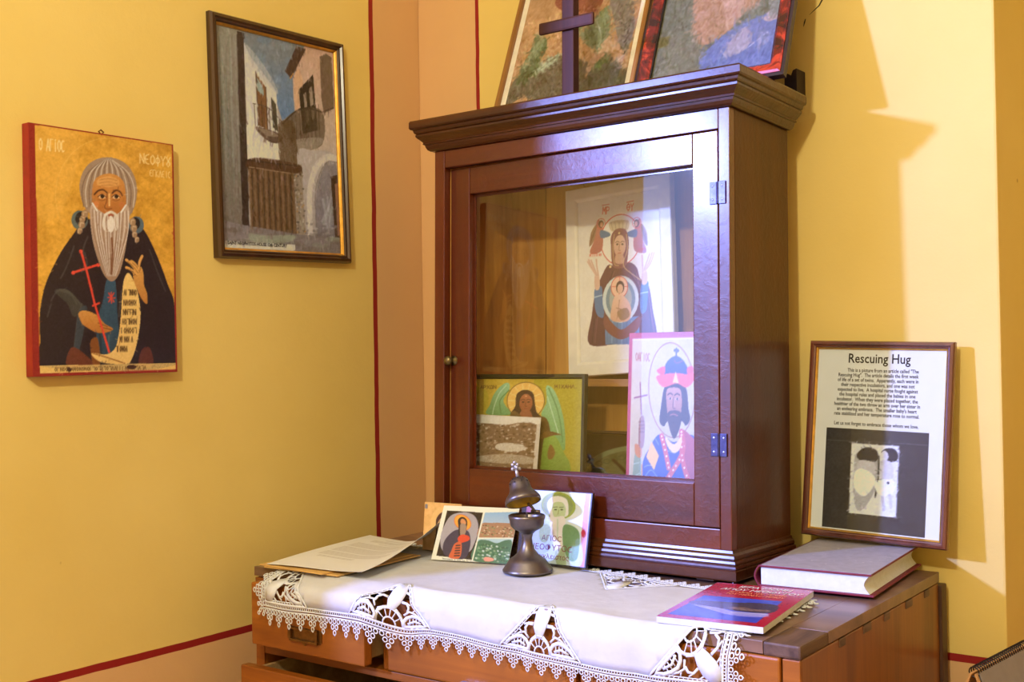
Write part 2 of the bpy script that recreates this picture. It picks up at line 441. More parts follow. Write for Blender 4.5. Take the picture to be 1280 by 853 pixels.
# floor: square terracotta-grey slabs
fl = struct(obj('floor', bx(XW - T, RX + T, RY0 - T, NY + T, -0.1, -0.004), plain('floor_grout', (92, 80, 66), 0.9)))
ft = plain('floor_slab_stone', (150, 112, 80), 0.5, vary=0.2, scale=6)
tm = bx(-0.197, 0.197, -0.197, 0.197, -0.03, 0.0, bev=0.003); tme = bpy.data.meshes.new('slab'); tm.to_mesh(tme); tm.free(); tme.materials.append(ft)
for i in range(8):
    for j in range(10):
        o = bpy.data.objects.new('slab', tme); COL.objects.link(o); o.parent = fl; o.location = (XW + 0.2 + 0.4 * i, RY0 + 0.2 + 0.4 * j, 0)

# window of the left wall: the daylight comes through it
wf = plain('window_white_paint', (225, 220, 205), 0.4)
bm = bmesh.new()
for a in ((WY0, WY0 + 0.05, WZ0, WZ1), (WY1 - 0.02, WY1, WZ0, WZ1)): box(bm, XW - 0.23, XW - 0.18, a[0], a[1], a[2], a[3], 0.003)
box(bm, XW - 0.23, XW - 0.18, WY0 + 0.05, WY1 - 0.02, WZ0, WZ0 + 0.05, 0.003); box(bm, XW - 0.23, XW - 0.18, WY0 + 0.05, WY1 - 0.02, WZ1 - 0.05, WZ1, 0.003)
win = struct(obj('window_1', bm, wf))
obj('window_sill', bx(XW - 0.24, XW + 0.04, WY0 - 0.03, WY1 + 0.03, WZ0 - 0.03, WZ0 - 0.0005, bev=0.004), wf, win)
m, nt, b = nodes_of('sheer_curtain')
b.inputs['Base Color'].default_value = (0.85, 0.86, 0.88, 1); b.inputs['Roughness'].default_value = 0.8; b.inputs['Transmission Weight'].default_value = 0.0
tr = nt.nodes.new('ShaderNodeBsdfTranslucent'); tr.inputs[0].default_value = (0.85, 0.87, 0.9, 1)
mx = nt.nodes.new('ShaderNodeMixShader'); mx.inputs[0].default_value = 0.6
nt.links.new(b.outputs[0], mx.inputs[1]); nt.links.new(tr.outputs[0], mx.inputs[2]); nt.links.new(mx.outputs[0], nt.nodes['Material Output'].inputs[0])
curtain_mat = m
def curtain(y0, y1, folds, label):
    bm = bmesh.new(); n = folds * 8; rows = []
    for k in range(2):
        z = (WZ0 + 0.02, WZ1 + 0.05)[k]
        rows.append([bm.verts.new((XW - 0.13 + 0.018 * math.sin(2 * math.pi * folds * i / n), y0 + (y1 - y0) * i / n, z)) for i in range(n + 1)])
    for i in range(n): bm.faces.new((rows[0][i], rows[0][i + 1], rows[1][i + 1], rows[1][i]))
    o = obj('curtain', bm, curtain_mat, smooth=True)
    md = o.modifiers.new('thick', 'SOLIDIFY'); md.thickness = 0.0012
    return tag(o, label, 'curtain', 'window curtains')
curtain(WY1 - 0.055, WY1 - 0.005, 3, 'narrow bunch of white sheer curtain beside the window jamb')
curtain(WY0 + 0.01, WY0 + 0.30, 7, 'wide white sheer curtain drawn to the far side of the window')
tag(obj('curtain_rod', (lambda b_: (tube(b_, [(XW - 0.13, WY0 - 0.0, WZ1 - 0.02), (XW - 0.13, WY1 + 0.0, WZ1 - 0.02)], 0.008), b_)[1])(bmesh.new()), plain('rod_brass', (150, 110, 50), 0.35, 1.0)), 'thin brass curtain rod across the window', 'curtain rod')

# ceiling lamp: a bare bulb on a cord
bm_mat = plain('frosted_bulb', (226, 220, 205), 0.3)
for (loc, pw), lab in zip(LAMPS, ('bare bulb hanging on a cord from the ceiling',)):
    t = thing('pendant_lamp', lab, 'lamp', (loc[0], loc[1], RZ))
    d = RZ - loc[2]
    bm = bmesh.new(); lathe(bm, [(0, 0), (0.05, 0), (0.05, -0.02), (0.015, -0.035), (0, -0.035)], 24); obj('ceiling_rose', bm, wf, t, smooth=True)
    bm = bmesh.new(); tube(bm, [(0, 0, -0.03), (0, 0, -d + 0.20)], 0.003); obj('cord', bm, plain('lamp_cord', (60, 50, 40), 0.7), t)
    bm = bmesh.new(); lathe(bm, [(0, -d + 0.205), (0.016, -d + 0.20), (0.018, -d + 0.16), (0.014, -d + 0.155), (0, -d + 0.155)], 20); obj('socket', bm, plain('bakelite', (45, 32, 24), 0.4), t, smooth=True)
    bm = bmesh.new(); lathe(bm, [(0, -d + 0.158), (0.013, -d + 0.155), (0.017, -d + 0.135), (0.029, -d + 0.105), (0.028, -d + 0.085), (0.015, -d + 0.07), (0, -d + 0.066)], 24); obj('bulb', bm, bm_mat, t, smooth=True)
    bulb('ceiling_lamp_offscreen', loc, pw, 0.055)

# crack in the plaster beside the pictures, an open hairline with dark depth
bm = bmesh.new()
tube(bm, [(0.905, YW, 0.980 + H), (0.899, YW - 0.0003, 0.970 + H), (0.886, YW, 0.961 + H), (0.880, YW, 0.957 + H)], [0.0014, 0.0012, 0.0006, 0.0002], 6)
tube(bm, [(0.873, YW, 0.951 + H), (0.871, YW, 0.945 + H), (0.869, YW, 0.938 + H)], [0.0008, 0.0013, 0.0004], 6)
cr = obj('crack', bm, plain('crack_dark', (60, 52, 20), 0.9), bpy.data.objects['wall_back'])

# ------------------------------------------------------------------ the dresser
DX0, DX1, DYF, DYB = 0.089, 1.097, -0.558, 0.006
w_side = wood('dresser_side_wood', (104, 52, 8), (150, 84, 18), 'Z', 0.42, 0.25, streak=20)
w_front = wood('dresser_front_wood', (118, 56, 8), (168, 92, 18), 'X', 0.42, 0.2, streak=18)
w_top = wood('dresser_top_wood', (92, 62, 40), (138, 100, 70), 'X', 0.36, 0.35, streak=16)
w_dark = wood('dresser_dark_wood', (62, 36, 20), (92, 58, 34), 'Z', 0.5)
w_inner = wood('drawer_inner_wood', (150, 110, 60), (190, 150, 90), 'X', 0.7)
w_end = wood('end_grain', (70, 46, 28), (112, 80, 52), 'Y', 0.55, streak=60)
dr = thing('chest_of_drawers', 'wide orange-brown wooden chest of drawers under the lace cloth', 'dresser', ((DX0 + DX1) / 2, (DYF + DYB) / 2, 0))
O = Vector(((DX0 + DX1) / 2, (DYF + DYB) / 2, 0))
def dpart(name, x0, x1, y0, y1, z0, z1, mat, bev=0.002, parent=None):
    b_ = bmesh.new(); box(b_, x0 - O.x, x1 - O.x, y0 - O.y, y1 - O.y, z0 + H, z1 + H, bev)
    return obj(name, b_, mat, parent or dr)
dpart('top_board', DX0, DX1 - 0.05, DYF, DYB, -0.016, 0.0, w_top, 0.0006)
# the breadboard end, with its lighter edge and darker patched corner
dpart('top_end', DX1 - 0.0498, DX1, DYF + 0.0902, DYB, -0.016, 0.0, w_top, 0.0006)
dpart('corner_patch', DX1 - 0.0498, DX1, DYF, DYF + 0.09, -0.0175, 0.0002, w_end, 0.003)
dpart('side_panel', DX1 - 0.024, DX1 - 0.001, DYF + 0.004, DYB - 0.002, -0.90, -0.0178, w_side, 0.002)
dpart('side_panel', DX0 + 0.003, DX0 + 0.024, DYF + 0.004, DYB - 0.002, -0.90, -0.0178, w_side, 0.002)
dpart('back_post', DX1 - 0.028, DX1 + 0.004, DYB - 0.001, DYB + 0.026, -0.95, -0.022, w_dark, 0.002)
dpart('back_post', DX0, DX0 + 0.03, DYB - 0.001, DYB + 0.026, -0.95, -0.022, w_dark, 0.002)
dpart('back_panel', DX0 + 0.031, DX1 - 0.029, DYB, DYB + 0.012, -0.90, -0.022, w_dark, 0)
# dovetail ends showing at the top of the side
for k, yy in enumerate((-0.43, -0.34, -0.255, -0.16, -0.07)):
    dpart('dovetail', DX1 - 0.004, DX1 + 0.0006, yy, yy + (0.03 if k % 2 else 0.022), -0.029, -0.0178, w_end, 0.001)
dpart('stile', DX1 - 0.024, DX1 - 0.001, DYF - 0.0005, DYF + 0.0038, -0.90, -0.0182, w_front, 0.001)
dpart('stile', DX0 + 0.003, DX0 + 0.024, DYF - 0.0005, DYF + 0.0038, -0.90, -0.0182, w_front, 0.001)
dpart('divider', 0.392, 0.404, DYF + 0.004, DYF + 0.35, -0.135, -0.0165, w_front, 0.001)
dpart('divider', 0.768, 0.778, DYF + 0.004, DYF + 0.35, -0.135, -0.0165, w_front, 0.001)
for z in (-0.148, -0.405, -0.66, -0.905):
    dpart('rail', DX0 + 0.0245, DX1 - 0.0245, DYF + 0.0, DYF + 0.05, z, z + 0.013, w_front, 0.001)
for sx in (0, 1):
    for sy in (0, 1):
        dpart('foot', (DX0 + 0.005, DX1 - 0.065)[sx], (DX0 + 0.065, DX1 - 0.005)[sx], (DYF + 0.005, DYB - 0.07)[sy], (DYF + 0.065, DYB - 0.01)[sy], -0.95, -0.901, w_dark, 0.006)
brass = plain('old_brass', (120, 84, 36), 0.38, 0.9, vary=0.3, scale=80)
dull = plain('grey_metal', (150, 150, 160), 0.35, 0.9)
def drawer(x0, x1, z0, z1, out, depth, handles, gap=False):
    y0 = DYF - out
    d = dpart('drawer', x0, x1, y0, y0 + 0.018, z0, z1, w_front, 0.003)
    ob = lambda n, b_, m_: obj(n, b_, m_, d)
    zt = z1 - 0.008
    for nm, a in (('drawer_side', (x0 + 0.012, x0 + 0.022, y0 + 0.0182, y0 + depth, z0 + 0.006, zt)), ('drawer_side', (x1 - 0.022, x1 - 0.012, y0 + 0.0182, y0 + depth, z0 + 0.006, zt)),
                  ('drawer_back', (x0 + 0.0222, x1 - 0.0222, y0 + depth - 0.012, y0 + depth, z0 + 0.006, zt)), ('drawer_bottom', (x0 + 0.0222, x1 - 0.0222, y0 + 0.0182, y0 + depth - 0.0122, z0 + 0.006, z0 + 0.012))):
        ob(nm, bx(a[0] - O.x, a[1] - O.x, a[2] - O.y, a[3] - O.y, a[4] + H, a[5] + H, bev=0.001), w_inner)
    for hx, hz, mt in handles:
        if mt is dull:
            bm = bmesh.new(); box(bm, hx - 0.022 - O.x, hx + 0.022 - O.x, y0 - 0.012 - O.y, y0 - 0.0002 - O.y, z0 + 0.001 + H, z0 + 0.009 + H, 0.002); ob('handle', bm, mt); continue
        bm = bmesh.new()
        # label-holder plate with flared foot and a recessed grip
        prism(bm, [(hx - 0.040 - O.x, hz + 0.012 + H), (hx - 0.040 - O.x, hz - 0.008 + H), (hx - 0.030 - O.x, hz - 0.013 + H), (hx - 0.008 - O.x, hz - 0.012 + H), (hx - O.x, hz - 0.017 + H), (hx + 0.008 - O.x, hz - 0.012 + H), (hx + 0.030 - O.x, hz - 0.013 + H), (hx + 0.040 - O.x, hz - 0.008 + H), (hx + 0.040 - O.x, hz + 0.012 + H)], y0 - 0.002 - O.y, y0 - O.y)
        ob('handle', bm, mt)
        bm = bmesh.new(); frame = []
        for q in ((hx - 0.033, hx + 0.033, hz + 0.008, hz + 0.012), (hx - 0.033, hx + 0.033, hz - 0.011, hz - 0.007), (hx - 0.033, hx - 0.028, hz - 0.007, hz + 0.008), (hx + 0.028, hx + 0.033, hz - 0.007, hz + 0.008)):
            box(bm, q[0] - O.x, q[1] - O.x, y0 - 0.0065 - O.y, y0 - 0.0021 - O.y, q[2] + H, q[3] + H, 0.0008)
        ob('handle_rim', bm, mt)
    return d
drawer(0.127, 0.3925, -0.122, -0.0165, 0.040, 0.34, [(0.259, -0.090, brass)])
drawer(0.4055, 0.7665, -0.133, -0.0175, 0.004, 0.34, [(0.585, -0.135 + 0.012, dull)])
drawer(0.7795, DX1 - 0.026, -0.133, -0.0175, 0.004, 0.34, [(0.925, -0.095, brass)])
drawer(DX0 + 0.026, DX1 - 0.026, -0.390, -0.155, 0.055, 0.36, [(0.30, -0.27, brass), (0.88, -0.27, brass)])
drawer(DX0 + 0.026, DX1 - 0.026, -0.645, -0.408, 0.003, 0.36, [(0.30, -0.52, brass), (0.88, -0.52, brass)])
drawer(DX0 + 0.026, DX1 - 0.026, -0.89, -0.663, 0.003, 0.36, [(0.30, -0.77, brass), (0.88, -0.77, brass)])
# ------------------------------------------------------------------ lace cloth
YFOLD, HANG = -0.560, 0.088          # front edge it folds over, how far it hangs
def sstep(t): t = min(max(t, 0.0), 1.0); return t * t * (3 - 2 * t)
def lerp_pts(x, P):
    for (x0, y0), (x1, y1) in zip(P, P[1:]):
        if x <= x1: return y0 + (y1 - y0) * (x - x0) / (x1 - x0)
    return P[-1][1]
BACK = [(0.0, -0.240), (0.13, -0.240), (0.615, -0.262), (0.78, -0.286), (0.91, -0.305), (1.06, -0.292)]
def qback(x): return HANG + lerp_pts(x, BACK) - YFOLD
def drape(x, q, lift=0.0):
    """x along the dresser, q = distance up from the front hem; returns a point on the draped cloth"""
    r = 0.009
    wob = 0.0011 * math.sin(38 * x + 9 * q) * math.sin(21 * q + 3)
    if q >= HANG:
        y = YFOLD + (q - HANG)
        return Vector((x, y, H + 0.0016 + max(wob, -0.0008) + lift + 0.002 * math.exp(-((q - HANG) / 0.02) ** 2)))
    wv = (HANG - q) * (1 + 0.33 * (1 - sstep((x - 0.394) / 0.13)))
    over = 0.013
    bl = 1 - sstep((x - 0.394) / 0.085)                            # lies over the open left drawer first
    ripple = 0.0035 * math.sin(17 * x + 0.8) * sstep(wv / 0.05) + 0.002 * math.sin(47 * x) * sstep(wv / 0.06)
    t = sstep(wv / 0.024)
    y = YFOLD - over * t - abs(ripple) * 1.0 - lift * t
    drop = wv
    sag = 0.006 * math.sin(9 * x + 0.3) * sstep(wv / 0.06)
    z = H + 0.0036 * (1 - t) - 0.0005 - drop - sag + lift * (1 - t)
    if bl > 0:
        f = min(wv / 0.047, 1.0)
        y2 = YFOLD - 0.0465 * f - abs(ripple) * f; z2 = H + 0.0036 * (1 - f) - 0.0105 * f - max(0.0, wv - 0.047) - 0.4 * sag
        if f >= 1: y2 -= 0.002 + lift; 
        else: z2 += lift
        y += (y2 - y) * bl; z += (z2 - z) * bl
    return Vector((x, y, z))
CX0, CX1 = 0.176, 1.000              # linen body
Q0 = 0.031
def Q1(x): return qback(x) - 0.030
HOLES = [[(0.372, Q0), (0.512, Q0), (0.443, 0.104)], [(0.645, Q0), (0.785, Q0), (0.715, 0.104)],
         [(CX0, Q0), (0.278, Q0), (CX0, 0.128)], [(0.893, Q0), (CX1, Q0), (CX1, 0.140)],
         [(0.64, Q1(0.64)), (0.80, Q1(0.80)), (0.718, Q1(0.718) - 0.095)]]
linen = plain('linen', (196, 184, 154), 0.85, vary=0.05, scale=30, spec=0.2)
nt = linen.node_tree; b = nt.nodes['Principled BSDF']
wv_ = nt.nodes.new('ShaderNodeTexWave'); wv_.inputs['Scale'].default_value = 320; wv_.inputs['Distortion'].default_value = 1.0
nt.links.new(coords(nt), wv_.inputs['Vector']); bump(nt, b, wv_.outputs['Fac'], 0.12, 0.0006, bump(nt, b, noise(nt, coords(nt), 26.0, 4), 0.25, 0.006))
thread = plain('lace_thread', (210, 200, 170), 0.8, vary=0.06, scale=60, spec=0.2)
cloth = thing('lace_tablecloth', 'white linen runner with cutwork lace triangles draped over the chest of drawers', 'tablecloth', (0.57, -0.42, H))
CO = Vector((0.57, -0.42, H))
def area(a, b, c): return (b[0] - a[0]) * (c[1] - a[1]) - (b[1] - a[1]) * (c[0] - a[0])
def in_tri(p, t):
    s = [area(t[i], t[(i + 1) % 3], p) for i in range(3)]; return all(v > 1e-7 for v in s) or all(v < -1e-7 for v in s)
# linen with the triangles cut out
pts = []; edges = []
def chain(P, closed=True):
    k0 = len(pts)
    for p in P: pts.append(Vector(p))
    n = len(P)
    for i in range(n if closed else n - 1): edges.append((k0 + i, k0 + (i + 1) % n))
def dense(P, st=0.011):
    out = []
    for a, b_ in zip(P, P[1:] + P[:1]):
        n = max(1, int(math.dist(a, b_) / st)); out += [(a[0] + (b_[0] - a[0]) * i / n, a[1] + (b_[1] - a[1]) * i / n) for i in range(n)]
    return out
outl = []
n = 76
outl += [(CX0 + (CX1 - CX0) * i / n, Q0) for i in range(n)]
outl += [(CX1, Q0 + (Q1(CX1) - Q0) * i / 30) for i in range(30)]
outl += [(CX1 + (CX0 - CX1) * i / n, Q1(CX1 + (CX0 - CX1) * i / n)) for i in range(n)]
outl += [(CX0, Q1(CX0) + (Q0 - Q1(CX0)) * i / 30) for i in range(30)]
chain(outl)
for hl in HOLES: chain(dense(hl))
for i in range(1, n):
    for j in range(1, 40):
        x = CX0 + (CX1 - CX0) * i / n; q = Q0 + 0.0095 * j
        if q < Q1(x) - 0.004: pts.append(Vector((x, q)))
vo, eo, fo, _, _, _ = delaunay_2d_cdt(pts, edges, [], 0, 1e-5)
bm = bmesh.new(); V = [bm.verts.new(drape(p.x, p.y) - CO) for p in vo]
for f in fo:
    c = (sum(vo[i].x for i in f) / len(f), sum(vo[i].y for i in f) / len(f))
    if not (CX0 < c[0] < CX1 and Q0 < c[1] < Q1(c[0]) + 1e-4): continue
    if any(in_tri(c, hl) for hl in HOLES): continue
    try: bm.faces.new([V[i] for i in f])
    except ValueError: pass
bmesh.ops.delete(bm, geom=[v for v in bm.verts if not v.link_faces], context='VERTS')
lo = obj('linen_body', bm, linen, cloth, smooth=True)
md = lo.modifiers.new('thick', 'SOLIDIFY'); md.thickness = 0.0009; md.offset = 0
# lace drawn flat in (x, q) and bent over the dresser with the linen
class Lace:
    def __init__(s): s.bm = bmesh.new()
    def v(s, p, lift): return s.bm.verts.new(drape(p[0], p[1], lift) - CO)
    def ribbon(s, P, wd, lift=0.0008, closed=False, st=0.008):
        Q = []
        m_ = len(P)
        for i in range(m_ if closed else m_ - 1):
            a, b_ = P[i], P[(i + 1) % m_]; k = max(1, int(math.dist(a, b_) / st))
            Q += [(a[0] + (b_[0] - a[0]) * j / k, a[1] + (b_[1] - a[1]) * j / k) for j in range(k)]
        if not closed: Q.append(P[-1])
        L = []; N = len(Q)
        for i, p in enumerate(Q):
            a = Q[(i - 1) % N] if closed or i > 0 else p; b_ = Q[(i + 1) % N] if closed or i < N - 1 else p
            dx, dy = b_[0] - a[0], b_[1] - a[1]; l = math.hypot(dx, dy) or 1; nx, ny = -dy / l * wd / 2, dx / l * wd / 2
            L.append((s.v((p[0] + nx, p[1] + ny), lift), s.v((p[0] - nx, p[1] - ny), lift)))
        for i in range(N if closed else N - 1):
            a, b_ = L[i], L[(i + 1) % N]; s.bm.faces.new((a[0], a[1], b_[1], b_[0]))
    def fill(s, P, lift=0.0010):
        c = (sum(p[0] for p in P) / len(P), sum(p[1] for p in P) / len(P)); cv = s.v(c, lift); V_ = [s.v(p, lift) for p in P]
        for i in range(len(P)): s.bm.faces.new((cv, V_[i], V_[(i + 1) % len(P)]))
    def annulus(s, c, r, wd, lift=0.0009, n=10):
        s.ribbon([(c[0] + r * math.cos(2 * math.pi * i / n), c[1] + r * math.sin(2 * math.pi * i / n)) for i in range(n)], wd, lift, True, 1)
    def done(s, name):
        o = obj(name, s.bm, thread, cloth, smooth=True)
        md = o.modifiers.new('thick', 'SOLIDIFY'); md.thickness = 0.0010; md.offset = 0
        return o
def motif(tri, corner=False):
    """a cutwork triangle: base a-b, apex c; petal from the apex, arches along the base"""
    A, B, Cc = tri; L = Lace()
    mid = ((A[0] + B[0]) / 2, (A[1] + B[1]) / 2)
    def P(u, v):   # u -1..1 along base, v 0..1 to apex
        return (mid[0] + (B[0] - A[0]) / 2 * u + (Cc[0] - mid[0]) * v, mid[1] + (B[1] - A[1]) / 2 * u + (Cc[1] - mid[1]) * v)
    L.ribbon([A, B, Cc], 0.0032, 0.0010, True)
    for sgn in (-1, 1):          # inner cord with buttonhole bars
        L.ribbon([P(sgn * 0.86, 0.06), P(sgn * 0.06, 0.88)], 0.0013)
        for k in range(14):
            t = 0.05 + 0.9 * k / 13
            a_, b_ = P(sgn * (0.97 - 0.97 * t), t), P(sgn * (0.86 - 0.80 * t), 0.06 + 0.82 * t)
            L.ribbon([a_, b_], 0.0011)
    # petal
    L.fill([P(u, v) for u, v in ((-.07, .30), (-.15, .48), (-.18, .66), (-.15, .82), (-.05, .93), (.05, .93), (.15, .82), (.18, .66), (.15, .48), (.07, .30))], 0.0014)
    # small arch with spokes
    arc = lambda cu, ru, rv, t0, t1, n_=9: [P(cu + ru * math.cos(math.radians(t0 + (t1 - t0) * i / n_)), rv * math.sin(math.radians(t0 + (t1 - t0) * i / n_)) + 0.02) for i in range(n_ + 1)]
    L.ribbon(arc(0, .27, .30, 0, 180), 0.0042); L.ribbon(arc(0, .12, .13, 0, 180), 0.002)
    for t in (35, 65, 90, 115, 145): L.ribbon([P(.10 * math.cos(math.radians(t)), .02 + .11 * math.sin(math.radians(t))), P(.26 * math.cos(math.radians(t)), .02 + .29 * math.sin(math.radians(t)))], 0.0014)
    for sgn in (-1, 1):
        # side wing: crescent with a row of eyelets
        W_ = [P(sgn * u, v) for u, v in ((.30, .04), (.86, .05), (.74, .17), (.60, .24), (.46, .27), (.34, .22), (.27, .13))]
        L.ribbon(W_, 0.0052, 0.0010, True); L.ribbon([P(sgn * .36, .10), P(sgn * .52, .16), P(sgn * .70, .10)], 0.0034)
        for u in (.40, .48, .56, .64): L.ribbon([P(sgn * u, .06), P(sgn * u, .22)], 0.0014)
        L.ribbon([P(sgn * u, v) for u, v in ((.27, .26), (.38, .36), (.50, .33), (.62, .26))], 0.0030)
        L.ribbon([P(sgn * u, v) for u, v in ((.17, .52), (.30, .52), (.36, .44), (.34, .34))], 0.0036)
        L.ribbon([P(sgn * u, v) for u, v in ((.30, .52), (.40, .50))], 0.0022)
        L.ribbon([P(sgn * .17, .68), P(sgn * .27, .66)], 0.0022); L.ribbon([P(sgn * .44, .34), P(sgn * .52, .40)], 0.0020)
        L.ribbon([P(sgn * .09, .34), P(sgn * .22, .24)], 0.0020)
    return L.done('lace_triangle')
for hl in HOLES[:2]: motif(hl)
motif([HOLES[4][1], HOLES[4][0], HOLES[4][2]])
# corner motifs: the diagonal is their base, the cloth's corner their apex
motif([HOLES[2][2], HOLES[2][1], HOLES[2][0]]); motif([HOLES[3][0], HOLES[3][2], HOLES[3][1]])
# ladder hem and ring edging on each side: path along the edge, outward direction
def edge_lace(name_h, name_e, path, outw, length):
    n_ = int(length / 0.0042); L = Lace()
    rows = [[], [], []]
    for i in range(n_ + 1):
        p = path(i / n_); o_ = outw(i / n_)
        for k, d in enumerate((0.0008, 0.0052, 0.0082)): rows[k].append((p[0] + o_[0] * d, p[1] + o_[1] * d))
        L.ribbon([p, (p[0] + o_[0] * 0.0055, p[1] + o_[1] * 0.0055)], 0.0014)
    L.ribbon(rows[0], 0.0018); L.ribbon(rows[1], 0.0020); L.ribbon(rows[2], 0.0016)
    h_ = L.done(name_h); h_['kind'] = 'stuff'
    L = Lace(); m_ = max(1, round(length / 0.0084)); tx = lambda i: (i + .5) / m_
    for i in range(m_):
        ph = i % 3
        for k, d in ((0, 0.0120),) + (((1, 0.0188),) if ph != 2 else ()):
            sft = 0.5 / m_ if k else 0.0
            t = min(1, tx(i) + sft); p = path(t); o_ = outw(t)
            L.annulus((p[0] + o_[0] * d, p[1] + o_[1] * d), 0.0029, 0.0015)
        if ph == 1:
            t = tx(i); p = path(t); o_ = outw(t)
            L.annulus((p[0] + o_[0] * 0.0256, p[1] + o_[1] * 0.0256), 0.0028, 0.0015)
            L.ribbon([(p[0] + o_[0] * 0.028, p[1] + o_[1] * 0.028), (p[0] + o_[0] * 0.0296, p[1] + o_[1] * 0.0296)], 0.0022)
    e_ = L.done(name_e); e_['kind'] = 'stuff'
LX = CX1 - CX0
edge_lace('ladder_hem', 'ring_edging', lambda t: (CX0 + LX * t, Q0), lambda t: (0, -1), LX)
edge_lace('ladder_hem', 'ring_edging', lambda t: (CX0 + LX * t, Q1(CX0 + LX * t)), lambda t: (0, 1), LX)
edge_lace('ladder_hem', 'ring_edging', lambda t: (CX1, Q0 + (Q1(CX1) - Q0) * t), lambda t: (1, 0), Q1(CX1) - Q0)
edge_lace('ladder_hem', 'ring_edging', lambda t: (CX0, Q0 + (Q1(CX0) - Q0) * t), lambda t: (-1, 0), Q1(CX0) - Q0)
L = Lace()          # small fan of rings at each corner
for cxx, cq, sx, sq in ((CX0, Q0, -1, -1), (CX1, Q0, 1, -1), (CX1, Q1(CX1), 1, 1), (CX0, Q1(CX0), -1, 1)):
    for r_ in (0.0112, 0.0168, 0.0222):
        for a_ in ((45,) if r_ > .02 else (15, 45, 75)): L.annulus((cxx + sx * r_ * math.cos(math.radians(a_)), cq + sq * r_ * math.sin(math.radians(a_))), 0.0023, 0.0015)
    L.ribbon([(cxx, cq + sq * 0.0052), (cxx + sx * 0.0052, cq + sq * 0.0052), (cxx + sx * 0.0052, cq)], 0.002); L.ribbon([(cxx, cq + sq * 0.0008), (cxx + sx * 0.0008, cq)], 0.002)
o = L.done('corner_rings'); o['kind'] = 'stuff'

# ------------------------------------------------------------------ display cabinet
KB = -0.0367; LEAN = math.radians(1.576)
KX = 0.558; KY = KB - 0.115
M_ABS = Matrix.Translation((0, KB, H)) @ Matrix.Rotation(-LEAN, 4, 'X') @ Matrix.Translation((0, -KB, 0))   # cabinet coordinates -> world
MK = M_ABS @ Matrix.Translation((KX, KY, 0))
cab = thing('display_cabinet', 'dark red-brown varnished display cabinet with a glass door and moulded cornice', 'cabinet', MK)
VN = dict(rough=0.36, coat=0.6, coat_rough=0.18, streak=15, spec=0.4)
v_z = wood('varnish_upright', (70, 22, 2), (98, 38, 4), 'Z', blister=0.10, **VN)
v_x = wood('varnish_level', (70, 22, 2), (100, 38, 4), 'X', blister=0.12, **VN)
v_side = wood('varnish_side', (62, 28, 1), (88, 44, 3), 'Z', 0.38, 0.20, spec=0.2, blister=0.10, coat_rough=0.16, streak=12)
v_mold = wood('varnish_moulding', (54, 22, 2), (78, 36, 4), 'X', 0.36, 0.45, blister=0.12, coat_rough=0.2, spec=0.3)
pine = wood('pine_back', (150, 92, 30), (196, 136, 56), 'Z', 0.6, knots=0.16, streak=18)
pine2 = wood('pine_back_pale', (170, 108, 40), (208, 150, 66), 'Z', 0.6, streak=18)
pinex = wood('pine_shelf', (150, 96, 44), (190, 134, 66), 'X', 0.6)
def kb(name, x0, x1, y0, y1, z0, z1, mat, bev=0.0015, parent=None, off=None):
    o_ = off or (KX, KY, 0)
    return obj(name, bx(x0 - o_[0], x1 - o_[0], y0 - o_[1], y1 - o_[1], z0 - o_[2], z1 - o_[2], bev=bev), mat, parent or cab)
BX0, BX1, BYF, BYB = 0.253, 0.863, -0.2658, -0.040
kb('side_panel', BX0, BX0 + 0.019, BYF + 0.0182, BYB, 0.0, 0.744, v_side)
kb('side_panel', BX1 - 0.019, BX1, BYF + 0.0182, BYB, 0.0, 0.744, v_side)
for x0, x1 in ((BX0 + 0.0192, 0.359), (0.361, 0.451), (0.453, 0.571), (0.573, 0.689), (0.691, BX1 - 0.0192)):
    kb('back_plank', x0, x1, BYB - 0.014, BYB, 0.0, 0.744, pine if x0 < 0.3 else pine2, 0.0012)
kb('side_lining', BX0 + 0.0192, BX0 + 0.0245, BYF + 0.0185, BYB - 0.0145, 0.085, 0.735, pine, 0.0005)
kb('floor_board', BX0 + 0.0192, BX1 - 0.0192, BYF + 0.0182, BYB - 0.0145, 0.066, 0.084, pinex)
kb('ceiling_board', BX0 + 0.025, BX1 - 0.0192, BYF + 0.0182, BYB - 0.0145, 0.735, 0.744, pinex)
kb('shelf', BX0 + 0.025, BX1 - 0.0192, -0.125, BYB - 0.0145, 0.300, 0.314, pinex)
DXL, DXR, DZ0, DZ1 = 0.278, 0.8425, 0.0805, 0.709
kb('front_stile', BX0, DXL - 0.0010, BYF, BYF + 0.018, 0.0, 0.744, v_z)
kb('front_stile', DXR + 0.0010, BX1, BYF, BYF + 0.018, 0.0, 0.744, v_z)
kb('front_rail', DXL - 0.0008, DXR + 0.0008, BYF + 0.0004, BYF + 0.018, DZ1 + 0.0018, 0.744, v_x)
kb('front_rail', DXL - 0.0008, DXR + 0.0008, BYF + 0.0004, BYF + 0.018, 0.0, DZ0 - 0.0018, v_x)
def sweep(name, prof, mat):
    bm = bmesh.new(); R_ = []
    for o_, z in prof:
        R_.append([bm.verts.new((x - KX, y - KY, z)) for x, y in ((BX0 - o_, BYB), (BX0 - o_, BYF - o_), (BX1 + o_, BYF - o_), (BX1 + o_, BYB))])
    for a, b_ in zip(R_, R_[1:] + R_[:1]):
        for k in range(3): bm.faces.new((a[k], a[k + 1], b_[k + 1], b_[k]))
    bm.faces.new([r[0] for r in R_]); bm.faces.new([r[3] for r in R_][::-1])
    return obj(name, bm, mat, cab)
